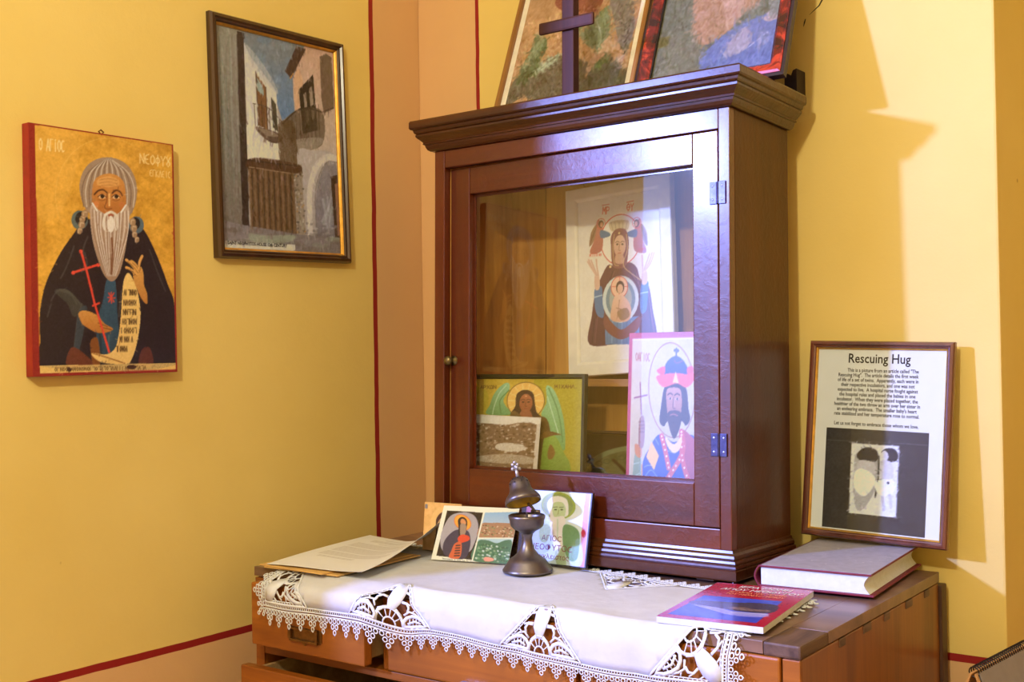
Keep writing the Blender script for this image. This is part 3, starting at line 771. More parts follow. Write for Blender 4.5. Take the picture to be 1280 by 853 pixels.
sweep('cornice', [(0.0002, 0.7442), (0.006, 0.7442), (0.010, 0.747), (0.0125, 0.752), (0.0135, 0.756), (0.0160, 0.7565), (0.0165, 0.7585), (0.0155, 0.760), (0.0190, 0.764), (0.0235, 0.7680), (0.0260, 0.7710), (0.0262, 0.7745), (0.0248, 0.7755), (0.0270, 0.7768), (0.0285, 0.779), (0.0295, 0.783), (0.0335, 0.7845), (0.035, 0.787), (0.035, 0.7975), (0.0335, 0.8003), (0.0002, 0.8003)], v_mold)
kb('top_board', BX0 + 0.001, BX1 - 0.001, BYF + 0.001, BYB, 0.7445, 0.7998, v_mold, 0)
sweep('base_moulding', [(0.0002, 0.001), (0.0115, 0.001), (0.0125, 0.003), (0.0125, 0.0165), (0.0100, 0.0180), (0.0118, 0.0205), (0.0112, 0.0235), (0.0088, 0.0245), (0.0100, 0.0275), (0.0090, 0.0310), (0.0058, 0.0320), (0.0070, 0.0350), (0.0060, 0.0390), (0.0025, 0.0425), (0.0015, 0.0465), (0.0002, 0.047)], v_mold)
for x in (BX0 + 0.03, BX1 - 0.06):
    kb('wedge', x, x + 0.03, BYF - 0.004, BYF + 0.03, -0.0028, 0.0, w_dark, 0.0005)
bm = bmesh.new(); tube(bm, [(BX1 + 0.006 - KX, BYF - 0.009 - KY, 0.0), (BX1 + 0.006 - KX, BYF - 0.010 - KY, -0.0052)], 0.0009, 6); obj('nail', bm, dull, cab)
# door, hung on the right stile and sunk a little at the latch side
DM = Matrix.Translation((DXR - KX, BYF - KY, 0)) @ Matrix.Rotation(math.radians(-1.7), 4, 'Z')
door = empty('door', cab, DM); DO = (DXR, BYF, 0)
OX0, OX1, OZ0, OZ1 = 0.3245, 0.797, 0.1485, 0.659
TH = 0.022
kb('door_stile', DXL + 0.0008, OX0, BYF, BYF + TH, DZ0, DZ1, v_z, parent=door, off=DO)
kb('door_stile', OX1, DXR, BYF, BYF + TH, DZ0, DZ1, v_z, parent=door, off=DO)
kb('door_rail', OX0 + 0.0002, OX1 - 0.0002, BYF, BYF + TH, OZ1, DZ1, v_x, parent=door, off=DO)
kb('door_rail', OX0 + 0.0002, OX1 - 0.0002, BYF, BYF + TH, DZ0, OZ0, v_x, parent=door, off=DO)
for a in ((OX0 + 0.0002, OX0 + 0.005, OZ0 + 0.0002, OZ1 - 0.0002), (OX1 - 0.005, OX1 - 0.0002, OZ0 + 0.0002, OZ1 - 0.0002), (OX0 + 0.0052, OX1 - 0.0052, OZ1 - 0.005, OZ1 - 0.0002), (OX0 + 0.0052, OX1 - 0.0052, OZ0 + 0.0002, OZ0 + 0.005)):
    kb('glazing_bead', a[0], a[1], BYF + 0.0135, BYF + 0.0150, a[2], a[3], v_x, 0, parent=door, off=DO)
kb('glass_pane', OX0 + 0.0003, OX1 - 0.0003, BYF + 0.0155, BYF + 0.0160, OZ0 + 0.0003, OZ1 - 0.0003, glass('cabinet_glass', (0.97, 0.98, 0.96), 1.0, 1.85), 0, parent=door, off=DO)
iron = plain('blackened_iron', (70, 62, 70), 0.35, 0.85, vary=0.3, scale=90)
for z in (0.609, 0.2105):
    bm = bmesh.new(); zc = z
    box(bm, -0.014, -0.0016, -0.0022, -0.0002, zc - 0.018, zc + 0.018, 0.0006); box(bm, 0.0016, 0.014, -0.0022, -0.0002, zc - 0.018, zc + 0.018, 0.0006)
    tube(bm, [(0, -0.0018, zc - 0.017), (0, -0.0018, zc + 0.017)], 0.0022, 10)
    hg = obj('hinge', bm, iron, door)
    bm = bmesh.new()
    for sx in (-0.0085, 0.0085):
        for dz in (-0.011, 0.011): lathe(bm, [(0, 0.0008), (0.0016, 0.0005), (0.0022, 0), (0.0022, -0.0004)], 10, Matrix.Translation((sx, -0.0023, zc + dz)) @ Matrix.Rotation(math.pi / 2, 4, 'X'))
    # the screws belong to the hinge leaves
    obj('hinge_screws', bm, dull, door)
bm = bmesh.new(); lathe(bm, [(0, 0.0), (0.009, 0), (0.009, 0.0015), (0.004, 0.003), (0.0035, 0.009), (0.006, 0.0125), (0.0085, 0.016), (0.0085, 0.019), (0.005, 0.0225), (0, 0.0232)], 24, Matrix.Translation((0.287 - DO[0], -0.0002, 0.3485)) @ Matrix.Rotation(math.pi / 2, 4, 'X'))
obj('knob', bm, plain('tarnished_brass', (120, 100, 55), 0.3, 0.9), door, smooth=True)
# iron catch at the foot of the latch stile
bm = bmesh.new(); box(bm, 0.318 - KX, 0.338 - KX, BYF - 0.0045 - KY, BYF - 0.0002 - KY, 0.052, 0.066, 0.002); tube(bm, [(0.325 - KX, BYF - 0.004 - KY, 0.063), (0.326 - KX, BYF - 0.009 - KY, 0.068), (0.332 - KX, BYF - 0.009 - KY, 0.072)], 0.003, 8); obj('catch', bm, iron, cab)
# ------------------------------------------------------------------ pictures
matte = painted('paint_matte', 0.6); satin = painted('paint_satin', 0.38, 0.15); gloss = painted('print_gloss', 0.25, 0.3)
red_edge = plain('red_painted_edge', (138, 26, 18), 0.5, vary=0.2)
gold = plain('gilt', (205, 150, 60), 0.3, 0.75, vary=0.2, scale=60)
pane_mat = glass('picture_glass', (0.99, 0.99, 0.98), 0.55)

# --- icon of the white-bearded monk, on the left wall
p = Pic([(42, 36), (496, 97), (509, 817), (52, 829)], 200, 300, (207, 148, 46))
p.noise(34, 60, tint=(1, .9, .5)); p.noise(22, 9, tint=(1, .9, .6))
p.poly([(62, 40), (200, 60), (150, 300), (64, 320)], (216, 160, 66), a=.35)
p.ring(290, 262, 165, 180, 2, (226, 180, 90), .5, 150, 300)
p.text('Ο ΑΓΙΟC', 74, 86, 154, 36, (232, 196, 120), 3.2, 6); p.text('ΝΕΟΦΥȣ', 388, 128, 488, 30, (232, 196, 120), 3.2, 12); p.text('ΕΓΚΛΕΙC', 420, 178, 488, 20, (232, 196, 120), 2.2, 6)
# robe
p.poly([(74, 640), (82, 580), (100, 520), (140, 440), (178, 385), (205, 350), (240, 335), (300, 360), (355, 340), (398, 362), (440, 440), (478, 540), (499, 610), (500, 795), (84, 797), (76, 720)], (38, 24, 26), (30, 18, 24))
p.ell(200, 338, 26, 30, (88, 96, 84)); p.ell(204, 334, 18, 22, (30, 20, 20)); p.ell(378, 352, 24, 27, (82, 96, 96)); p.ell(374, 347, 16, 19, (32, 24, 26))
for l in ([(182, 420), (160, 480), (140, 520)], [(225, 390), (210, 430), (212, 470)], [(215, 440), (222, 480), (205, 500)], [(110, 590), (130, 560), (165, 562), (200, 600)], [(205, 600), (190, 660), (180, 760)], [(420, 430), (445, 500), (470, 560)], [(140, 560), (170, 570), (190, 600)], [(98, 640), (110, 600)], [(330, 560), (322, 640)]):
    p.line(l, 5, (88, 82, 70), .55)
p.poly([(120, 560), (160, 555), (200, 595), (215, 615), (180, 640), (160, 600)], (70, 72, 56), a=.6)
p.poly([(196, 622), (222, 610), (210, 690), (190, 770), (176, 770), (186, 690)], (52, 62, 64), a=.85)
# tunic and lower folds
p.poly([(284, 525), (310, 525), (318, 640), (322, 700), (312, 770), (252, 775), (258, 640), (272, 590)], (48, 76, 88), (38, 58, 66))
p.line([(262, 690), (266, 770)], 8, (30, 44, 50)); p.line([(290, 700), (288, 770)], 6, (84, 104, 100), .6)
p.poly([(166, 745), (190, 740), (240, 790), (160, 795)], (96, 44, 26)); p.poly([(232, 720), (255, 710), (262, 790), (240, 792)], (120, 66, 24)); p.poly([(395, 745), (420, 740), (430, 795), (385, 795)], (84, 36, 26))
p.text('Χ', 288, 566, 309, 28, (190, 60, 40), 4); p.line([(288, 580), (310, 582)], 4, (190, 60, 40)); p.line([(298, 564), (299, 598)], 4, (190, 60, 40))
# head
p.poly([(203, 262), (200, 225), (212, 185), (238, 156), (275, 142), (315, 145), (350, 165), (374, 205), (380, 250), (372, 295), (352, 325), (300, 330), (240, 322), (214, 295)], (150, 122, 92))
for k in range(16):
    t = k / 15; x = 208 + 164 * t
    p.line([(290 + (x - 290) * .15, 146 + abs(x - 290) * .05), (290 + (x - 290) * .75, 175 + abs(x - 290) * .16), (x, 240 + 22 * math.sin(3.1 * t)), (290 + (x - 290) * .95, 296)], 3.4, (206, 190, 160) if k % 2 else (112, 84, 60), .8)
p.poly([(239, 250), (246, 215), (266, 198), (292, 192), (318, 198), (338, 218), (344, 255), (342, 300), (300, 322), (245, 305)], (196, 132, 58), (170, 100, 40))
p.poly([(256, 212), (290, 200), (322, 212), (318, 232), (262, 232)], (214, 158, 84), a=.6)
for y in (212, 222, 232): p.line([(262, y), (290, y - 4), (318, y + 1)], 1.6, (150, 90, 36), .7)
p.line([(246, 258), (258, 246), (274, 243), (286, 252)], 5, (84, 44, 22)); p.line([(302, 253), (314, 244), (326, 248), (334, 260)], 5, (84, 44, 22))
for cx in (270, 314):
    p.ell(cx, 264, 12, 7, (222, 180, 120)); p.ell(cx + 1, 264, 6, 6, (40, 20, 14)); p.line([(cx - 13, 265), (cx, 257), (cx + 13, 266)], 2.4, (70, 34, 18)); p.line([(cx - 11, 273), (cx, 277), (cx + 11, 273)], 2, (130, 74, 34))
p.line([(286, 254), (284, 280), (278, 296), (286, 303), (300, 301)], 3, (120, 66, 28)); p.line([(293, 256), (293, 292)], 5, (226, 176, 104))
p.ell(252, 288, 9, 10, (204, 120, 60), a=.6); p.ell(332, 290, 9, 10, (184, 104, 52), a=.6)
# beard
p.poly([(237, 290), (232, 330), (240, 400), (256, 460), (276, 510), (300, 530), (322, 508), (338, 455), (350, 385), (356, 330), (352, 292), (334, 304), (318, 318), (300, 330), (278, 318), (258, 305)], (184, 156, 124), (150, 116, 84))
for k in range(22):
    t = k / 21; x = 240 + 112 * t
    p.line([(x, 305 + 16 * math.sin(3.1 * t)), (x + (298 - x) * .05 + 3 * math.sin(k), 370), (x + (298 - x) * .35, 440), (298 + (x - 298) * .25, 512)], 3, (222, 208, 182) if k % 2 else (128, 94, 66), .75)
p.line([(300, 395), (302, 440), (298, 505)], 8, (112, 62, 32), .8)
p.line([(297, 312), (280, 322), (274, 350), (278, 366)], 8, (214, 198, 168)); p.line([(300, 312), (314, 322), (318, 350), (314, 366)], 8, (206, 188, 158)); p.ell(297, 322, 9, 4, (160, 80, 50)); p.ell(297, 350, 12, 26, (216, 200, 172))
p.line([(345, 290), (330, 312)], 5, (222, 210, 186)); p.line([(240, 285), (254, 308)], 5, (222, 210, 186))
for q in ((216, 318, 11), (208, 335, 10), (206, 352, 11), (200, 372, 9), (366, 342, 11), (370, 362, 11), (372, 382, 9), (380, 398, 8)): p.ell(q[0], q[1], q[2] * .95, q[2] * 1.15, (150, 116, 78)); p.line([(q[0] - 5, q[1] + 7), (q[0] - 3, q[1] - 5), (q[0] + 5, q[1] - 4)], 4, (196, 166, 122), .8)
# scroll, hands, cross
p.poly([(354, 503), (338, 525), (332, 580), (328, 640), (321, 700), (308, 742), (280, 760), (240, 754), (240, 766), (272, 786), (342, 790), (362, 776), (380, 720), (390, 650), (388, 600), (376, 545)], (226, 184, 98), (216, 172, 92))
p.line([(240, 756), (280, 768), (340, 788)], 4, (150, 96, 40)); p.line([(330, 700), (318, 745)], 4, (176, 122, 54), .7)
for (x0, x1, y) in ((338, 380, 556), (337, 384, 588), (336, 384, 618), (333, 380, 648), (330, 380, 676), (325, 368, 704), (312, 350, 734)): p.scribble(x0, y, x1, y, 17, (60, 36, 14), 2.6, 6)
p.poly([(194, 632), (205, 622), (228, 624), (256, 638), (276, 662), (300, 676), (300, 684), (276, 692), (250, 690), (224, 676), (206, 662)], (196, 134, 58), (168, 100, 36)); p.line([(262, 672), (298, 682)], 2.5, (96, 48, 16)); p.line([(256, 660), (286, 672)], 2.5, (110, 60, 22))
p.line([(203, 434), (222, 500), (246, 600), (291, 752)], 7, (206, 62, 40), sm=False); p.line([(177, 503), (258, 477)], 7, (212, 66, 42)); p.line([(240, 606), (260, 598)], 6, (206, 62, 40))
for q in ((203, 436), (179, 503), (257, 478)): p.ell(q[0], q[1], 6, 6, (214, 70, 46))
p.poly([(372, 480), (392, 484), (400, 505), (402, 540), (412, 570), (412, 600), (398, 590), (382, 560), (368, 520)], (206, 148, 68), (176, 112, 44))
for l in ([(346, 462), (362, 475), (380, 498)], [(346, 486), (360, 492), (376, 508)], [(362, 466), (374, 476), (386, 496)], [(396, 450), (388, 468), (386, 490)]): p.line(l, 9, (210, 152, 72)); p.line([(a_ + 3, b_ + 5) for a_, b_ in l], 1.6, (110, 60, 20))
# foot band and border
p.poly([(64, 794), (506, 788), (508, 812), (66, 820)], (218, 178, 96), sm=False, mot=.35); p.scribble(120, 800, 410, 796, 12, (80, 50, 20), 2, 34); p.ell(362, 800, 16, 7, (60, 30, 20)); p.ell(165, 806, 7, 8, (60, 30, 20))
for q in ([(42, 36), (62, 39), (74, 828), (52, 830)], [(42, 34), (497, 95), (497, 101), (42, 42)], [(491, 96), (500, 96), (512, 820), (503, 820)], [(52, 818), (510, 809), (510, 820), (52, 832)]): p.poly(q, (136, 28, 20), sm=False)
p.brush(900, 8, 2.2, 18, .45); p.noise(11, 3)
IW, IH = 0.273, 0.4015
MI = frame_M((XW + 0.0005, -0.769, 0.3425 + H), (0, 1, 0.006), (0, 0, 1))
ic = thing('wall_icon', 'icon of a white-bearded monk in black robes on gold, hung on the wall', 'icon', MI)
obj('panel', bx(-IW / 2, IW / 2, -0.0195, 0, 0, IH, bev=0.0012), red_edge, ic)
p.mesh('painted_face', IW - 0.001, IH - 0.001, satin, ic, y=-0.0198, M=Matrix.Translation((0, 0, 0.0005)))
bm = bmesh.new(); tube(bm, [(0.0, -0.008, IH), (-0.004, -0.008, IH + 0.005), (0, -0.008, IH + 0.008), (0.005, -0.008, IH + 0.005), (0.001, -0.008, IH)], 0.0014, 6); obj('hanging_loop', bm, brass, ic)

# --- framed painting of the old house, on the left wall
p = Pic([(58, 72), (427, 150), (432, 797), (72, 788)], 170, 240, (150, 138, 120)); p.noise(20, 40)
p.poly([(58, 72), (135, 90), (140, 715), (66, 700)], (128, 122, 100), (104, 92, 76), sm=False)
for k in range(26):
    x = 62 + 66 * random.random(); p.line([(x, 90 + 300 * random.random()), (x + 5, 420 + 290 * random.random())], 4, random.choice([(150, 148, 128), (92, 92, 76), (86, 110, 96), (118, 100, 84)]), .4)
p.poly([(140, 92), (337, 132), (300, 235), (302, 345), (262, 378), (240, 300), (190, 215), (148, 140)], (104, 108, 104), (86, 116, 148), sm=False)
for k in range(24): x = 160 + 150 * random.random(); y = 110 + 230 * random.random(); p.ell(x, y, 24, 12, random.choice([(128, 142, 150), (84, 112, 140), (112, 116, 112), (104, 130, 150)]), a=.3)
p.poly([(148, 132), (170, 180), (205, 225), (245, 285), (250, 372), (254, 515), (148, 512)], (196, 186, 164), (214, 206, 190), sm=False)
p.poly([(150, 130), (205, 195), (246, 270), (246, 292), (200, 235), (150, 165)], (176, 172, 156), a=.8, mot=.5)
for k in range(14): p.line([(160 + 80 * random.random(), 300 + 60 * random.random()), (160 + 80 * random.random(), 420 + 90 * random.random())], 7, random.choice([(176, 160, 150), (222, 216, 200), (156, 138, 150)]), .3)
p.poly([(182, 222), (213, 272), (216, 408), (187, 396)], (112, 70, 34), sm=False); p.poly([(184, 240), (206, 272), (207, 300), (186, 282)], (134, 150, 136), sm=False); p.line([(183, 222), (187, 396)], 3, (58, 36, 22)); p.line([(213, 272), (216, 405)], 3, (58, 36, 22)); p.line([(198, 300), (201, 400)], 2.5, (66, 40, 20))
p.poly([(228, 302), (244, 326), (248, 415), (232, 400)], (62, 56, 40), sm=False)
for l in ([(172, 326), (222, 340), (268, 392)], [(176, 330), (178, 398)], [(190, 332), (192, 405)], [(205, 336), (206, 410)], [(222, 342), (224, 415)], [(238, 356), (240, 420)], [(252, 374), (253, 425)]): p.line(l, 2.4, (62, 44, 32))
p.poly([(178, 400), (240, 415), (262, 432), (250, 450), (222, 448), (192, 424)], (82, 60, 44)); p.poly([(188, 404), (238, 418), (246, 430), (214, 428)], (126, 104, 80))
# right-hand house
p.poly([(337, 134), (427, 150), (430, 520), (322, 480), (302, 430), (298, 240)], (196, 150, 116), (188, 168, 144), sm=False); p.poly([(302, 240), (318, 210), (330, 260), (318, 330), (304, 340)], (214, 160, 104), a=.7)
p.poly([(312, 134), (342, 142), (292, 242), (274, 216)], (64, 42, 30), sm=False); p.line([(290, 240), (300, 224)], 4, (196, 128, 44))
p.poly([(316, 275), (362, 224), (372, 405), (325, 418)], (36, 26, 18), sm=False)
for q in ([(330, 290), (338, 282), (341, 330), (333, 336)], [(348, 270), (358, 262), (361, 322), (351, 328)], [(336, 345), (343, 340), (345, 375), (338, 378)], [(353, 336), (362, 332), (364, 366), (355, 370)]): p.poly(q, (150, 128, 100), sm=False)
p.poly([(384, 165), (404, 154), (422, 166), (426, 332), (392, 350), (386, 300)], (100, 76, 54), sm=False); p.line([(388, 345), (424, 330)], 4, (64, 46, 34))
p.poly([(266, 380), (322, 335), (388, 345), (389, 440), (350, 468), (300, 458), (276, 420)], (70, 54, 34), a=.72)
for k in range(9): x = 280 + 12 * k; p.line([(x, 370 - .5 * (x - 280)), (x + 2, 440)], 2, (48, 34, 22), .8)
p.line([(262, 388), (322, 336), (388, 346)], 4, (50, 36, 24)); p.poly([(296, 440), (372, 428), (388, 442), (350, 470), (306, 464)], (134, 118, 96))
p.poly([(252, 385), (296, 380), (304, 440), (308, 515), (256, 515), (248, 440)], (76, 52, 26), mot=.5)
p.poly([(306, 478), (350, 470), (430, 500), (432, 750), (326, 748), (316, 600)], (176, 162, 146), (158, 146, 134))
p.poly([(362, 740), (362, 610), (378, 545), (400, 505), (426, 512), (432, 745)], (128, 118, 114), (120, 112, 112))
for k in range(12): p.line([(376 + 40 * random.random(), 590 + 60 * random.random()), (372 + 40 * random.random(), 690 + 50 * random.random())], 8, random.choice([(190, 186, 178), (150, 156, 140), (112, 102, 108)]), .4)
p.line([(340, 745), (340, 620), (352, 552), (374, 508), (404, 490), (430, 496)], 20, (204, 190, 168)); p.line([(362, 745), (358, 620), (372, 552), (396, 508), (428, 506)], 3, (110, 98, 88))
p.poly([(408, 552), (428, 546), (432, 745), (416, 745)], (56, 36, 26), sm=False); p.poly([(420, 575), (430, 573), (432, 740), (424, 740)], (136, 92, 64), sm=False)
p.poly([(290, 530), (318, 515), (326, 745), (296, 740)], (140, 122, 98), sm=False)
for k in range(70): p.ell(292 + 32 * random.random(), 530 + 210 * random.random(), 3.4, 3, random.choice([(186, 172, 150), (72, 62, 50), (110, 92, 66), (160, 116, 60)]), a=.8)
for k in range(40): p.ell(325 + 95 * random.random(), 700 + 50 * random.random(), 5, 4, random.choice([(190, 184, 172), (90, 82, 78), (140, 132, 126)]), a=.5)
# gate and post
p.poly([(126, 92), (148, 98), (153, 720), (132, 718)], (44, 30, 22), sm=False)
p.poly([(152, 525), (293, 542), (298, 740), (160, 730)], (92, 64, 36), sm=False)
for k in range(17): x = 156 + 8.4 * k; p.line([(x, 535), (x + 3, 732)], 3.2 if k % 3 else 5, (48, 32, 20) if k % 2 else (128, 96, 62), .8)
p.poly([(150, 508), (200, 500), (312, 518), (304, 546), (230, 538), (154, 534)], (74, 46, 26)); p.line([(156, 530), (296, 548)], 3, (140, 112, 78)); p.line([(150, 508), (306, 522)], 3, (40, 26, 18))
p.poly([(64, 700), (140, 715), (300, 738), (432, 748), (433, 800), (70, 792)], (118, 106, 98), sm=False)
for k in range(40): p.ell(80 + 350 * random.random(), 725 + 70 * random.random(), 26, 8, random.choice([(150, 160, 122), (96, 84, 76), (136, 120, 118), (88, 68, 48)]), a=.25)
p.poly([(150, 740), (200, 745), (290, 742), (270, 765), (170, 768)], (154, 166, 124), a=.5)
p.poly([(72, 764), (292, 771), (292, 790), (72, 788)], (206, 196, 178), sm=False)
p.brush(1600, 10, 3, 30, .5, 85); p.fade(.84, .95); p.noise(14, 4)
GW, GH = 0.3415, 0.4545
MP = frame_M((XW + 0.0005, -0.3635, 0.5545 + H), (0, 1, 0.022), (-0.01, -0.022, 1))
fp = thing('framed_painting', 'brown framed painting of a whitewashed village house with balconies, on the yellow wall', 'painting', MP)
fw = wood('frame_dark_wood', (44, 22, 10), (70, 38, 16), 'Z', 0.32, 0.3)
bm = bmesh.new(); frame_prof(bm, GW, GH, [(0, 0), (0, -0.014), (0.003, -0.019), (0.008, -0.020), (0.011, -0.016), (0.014, -0.0155), (0.016, -0.012), (0.016, 0)]); obj('frame', bm, fw, fp)
bm = bmesh.new(); frame_prof(bm, GW - 0.0322, GH - 0.0322, [(0, -0.003), (0, -0.0115), (0.0025, -0.0095), (0.004, -0.007), (0.004, -0.003)]); obj('gilt_slip', bm, gold, fp, Matrix.Translation((0, 0, 0.0161)))
obj('backing', bx(-GW / 2 + 0.0162, GW / 2 - 0.0162, -0.0025, -0.0005, 0.0162, GH - 0.0162), w_dark, fp)
p.mesh('picture', GW - 0.040, GH - 0.040, matte, fp, y=-0.0045, M=Matrix.Translation((0, 0, 0.020)))
text_obj('caption', 'SAINT NEOPHYTOS HOUSE 12th CENTURY', 0.0088, plain('caption_ink', (30, 26, 22), 0.8), fp, Matrix.Translation((-GW / 2 + 0.030, -0.0049, 0.0268)), squeeze=0.86, bold=0.0003)
obj('glass_pane', bx(-GW / 2 + 0.0203, GW / 2 - 0.0203, -0.0066, -0.0060, 0.0203, GH - 0.0203), pane_mat, fp)

# --- two pictures standing on the cabinet, leaning on the wall
def lean_M(x, y, z, deg, roll=0.0):
    a = math.radians(deg); r = math.radians(roll)
    return M_ABS @ frame_M((x, y, z), (math.cos(r), 0, math.sin(r)), (-math.sin(r), math.sin(a), math.cos(a)))
p = Pic([(482, -635), (1165, -700), (985, 500), (232, 665)], 150, 210, (196, 134, 76)); p.noise(22, 30, tint=(1, .8, .5))
p.poly([(232, 665), (300, 420), (420, 330), (560, 250), (700, 260), (800, 300), (985, 330), (985, 500)], (98, 84, 60), (84, 72, 54)); p.noise(16, 12)
p.poly([(318, 448), (345, 335), (405, 215), (440, 105), (500, 108), (520, 165), (490, 260), (430, 380)], (96, 112, 62), (74, 92, 50)); p.poly([(350, 330), (400, 240), (470, 130), (500, 150), (420, 290)], (140, 152, 100), a=.7)
for k in range(7): p.line([(345 + 14 * k, 420 - 20 * k), (380 + 16 * k, 310 - 22 * k)], 5, (58, 70, 40), .7)
p.poly([(425, 388), (500, 292), (602, 232), (594, 262), (490, 358)], (176, 184, 140)); p.line([(440, 372), (590, 250)], 4, (120, 134, 92))
p.poly([(290, 640), (310, 570), (380, 540), (440, 560), (465, 610), (400, 640)], (206, 140, 78)); p.poly([(550, 590), (600, 520), (612, 580)], (200, 144, 90))
p.poly([(690, 30), (760, 60), (850, -40), (900, -60), (900, 90), (870, 210), (790, 200), (720, 110)], (106, 122, 76)); p.line([(820, 20), (850, 110), (840, 210)], 6, (160, 170, 130)); p.line([(790, 30), (800, 120)], 6, (64, 80, 48))
p.poly([(765, 400), (780, 310), (850, 190), (900, 132), (945, 150), (950, 210), (900, 236), (830, 320), (800, 380)], (204, 150, 104)); p.poly([(930, 120), (1010, 150), (1000, 330), (960, 320), (940, 220)], (196, 140, 100))
p.poly([(760, 420), (800, 350), (890, 240), (940, 290), (985, 345), (985, 500), (720, 545)], (70, 68, 52)); p.poly([(800, 340), (880, 250), (910, 260), (850, 330)], (92, 112, 62))
p.poly([(900, -120), (1000, -160), (1040, 40), (1000, 230), (960, 190), (930, 60)], (120, 104, 88))
for k in range(6): p.line([(1000 + 6 * (3 - k), 30 + 38 * k), (985, 60 + 38 * k), (965, 50 + 38 * k)], 8, (44, 36, 32))
p.poly([(690, 545), (740, 450), (800, 470), (880, 530)], (110, 116, 96), a=.6); p.poly([(560, -120), (700, -260), (860, -240), (840, -60), (700, -20)], (150, 60, 40)); p.ell(780, -420, 120, 110, (214, 160, 70)); p.ell(780, -420, 56, 70, (120, 70, 44))
p.ell(460, 40, 90, 60, (212, 146, 80), a=.5); p.brush(1500, 12, 4, 34, .55, None, (0, .5, 1, 1)); p.brush(700, 10, 3, 40, .5, 60, (0, .5, 1, 1)); p.fade(1.0, .8, (120, 110, 84), .16); p.noise(16, 4)
HW, HH = 0.316, 0.475
t = thing('framed_print', 'old religious print with a cream mount, on top of the cabinet behind the cross', 'picture', lean_M(0.4595, -0.150, 0.8048, 20))
cream = plain('cream_mount', (222, 202, 158), 0.7); fbrown = wood('frame_gold_brown', (128, 80, 30), (166, 110, 48), 'Z', 0.4, 0.2)
bm = bmesh.new(); frame_prof(bm, HW, HH, [(0, 0), (0, -0.010), (0.002, -0.012), (0.008, -0.012), (0.010, -0.009), (0.010, 0)]); obj('frame', bm, fbrown, t)
obj('mount', bx(-HW / 2 + 0.0102, HW / 2 - 0.0102, -0.004, -0.001, 0.0102, HH - 0.0102), cream, t)
p.mesh('print', HW - 0.046, HH - 0.046, gloss, t, y=-0.0043, M=Matrix.Translation((0, 0, 0.023)))
obj('glass_pane', bx(-HW / 2 + 0.0105, HW / 2 - 0.0105, -0.0062, -0.0056, 0.0105, HH - 0.0105), pane_mat, t)

p = Pic([(315, -480), (1010, -480), (905, 478), (178, 478)], 150, 200, (100, 98, 62)); p.noise(18, 30)
p.poly([(180, 478), (215, 250), (420, 260), (520, 330), (480, 478)], (110, 104, 66)); 
for k in range(12): a_ = math.radians(200 - 12 * k); p.line([(230, 400), (230 + 160 * math.cos(a_ - 1.2), 400 + 150 * math.sin(a_ - 1.2))], 4, (134, 126, 84), .5)
p.poly([(480, 390), (560, 320), (700, 255), (930, 240), (910, 480), (690, 480), (500, 440)], (98, 106, 128), (84, 100, 134)); p.poly([(420, -300), (860, -300), (862, 60), (800, 150), (720, 205), (640, 272), (520, 318), (440, 285), (418, 180), (412, 0)], (186, 128, 76), (170, 116, 66))
for k in range(9): x = 530 + 36 * k; p.line([(x, -40), (x - 15, 60), (x + 12, 130), (x - 20 + 6 * k, 210)], 4, (132, 90, 58), .6)
p.poly([(600, 120), (640, 60), (700, 80), (720, 200), (640, 240)], (196, 144, 100), a=.6); p.poly([(850, 230), (930, 180), (930, 250), (860, 260)], (186, 150, 124)); p.poly([(620, 390), (690, 290), (760, 270), (780, 340), (720, 390)], (164, 142, 124), a=.8); p.ell(850, 340, 36, 34, (130, 124, 130), a=.8)
p.line([(755, 375), (870, 315)], 5, (180, 176, 174)); p.line([(480, 390), (640, 400), (740, 380)], 5, (150, 140, 120), .6); p.poly([(860, -300), (980, -300), (950, 160), (870, 220)], (124, 120, 88))
p.ell(640, -330, 130, 110, (190, 140, 80)); p.brush(1500, 14, 4, 24, .5, None, (0, .5, 1, 1)); p.fade(1.05, .8, (120, 100, 60), .14); p.noise(12, 5)
JW, JH = 0.288, 0.47
t = thing('framed_print', 'faded picture in a red and black marbled frame, on top of the cabinet', 'picture', lean_M(0.7645, -0.150, 0.8062, 20))
m, nt, b = nodes_of('marbled_red'); v = coords(nt, (1, 1, 1)); f = noise(nt, v, 24.0, 4, .6, .8)
r = ramp(nt, f, [(0.40, alb((52, 18, 12))), (0.52, alb((110, 26, 16))), (0.6, alb((182, 52, 26)))]); nt.links.new(r.outputs[0], b.inputs['Base Color']); b.inputs['Roughness'].default_value = 0.25; b.inputs['Coat Weight'].default_value = 0.4
bm = bmesh.new(); frame_prof(bm, JW - 0.012, JH - 0.012, [(0, 0), (0, -0.014), (0.004, -0.016), (0.017, -0.013), (0.0215, -0.0095), (0.0215, 0)]); obj('frame', bm, m, t, Matrix.Translation((0, 0, 0.006)))
bm = bmesh.new(); frame_prof(bm, JW, JH, [(0, 0), (0, -0.012), (0.0058, -0.0125), (0.0058, 0)]); obj('outer_edge', bm, plain('frame_black', (42, 24, 16), 0.4), t)
bm = bmesh.new(); frame_prof(bm, JW - 0.0552, JH - 0.0552, [(0, 0), (0, -0.0085), (0.0016, -0.008), (0.0016, 0)]); obj('inner_lip', bm, plain('lip_black', (36, 20, 12), 0.4), t, Matrix.Translation((0, 0, 0.0276)))
p.mesh('picture', JW - 0.058, JH - 0.058, gloss, t, y=-0.003, M=Matrix.Translation((0, 0, 0.029)))
obj('glass_pane', bx(-JW / 2 + 0.0294, JW / 2 - 0.0294, -0.0056, -0.0050, 0.0294, JH - 0.0294), pane_mat, t)

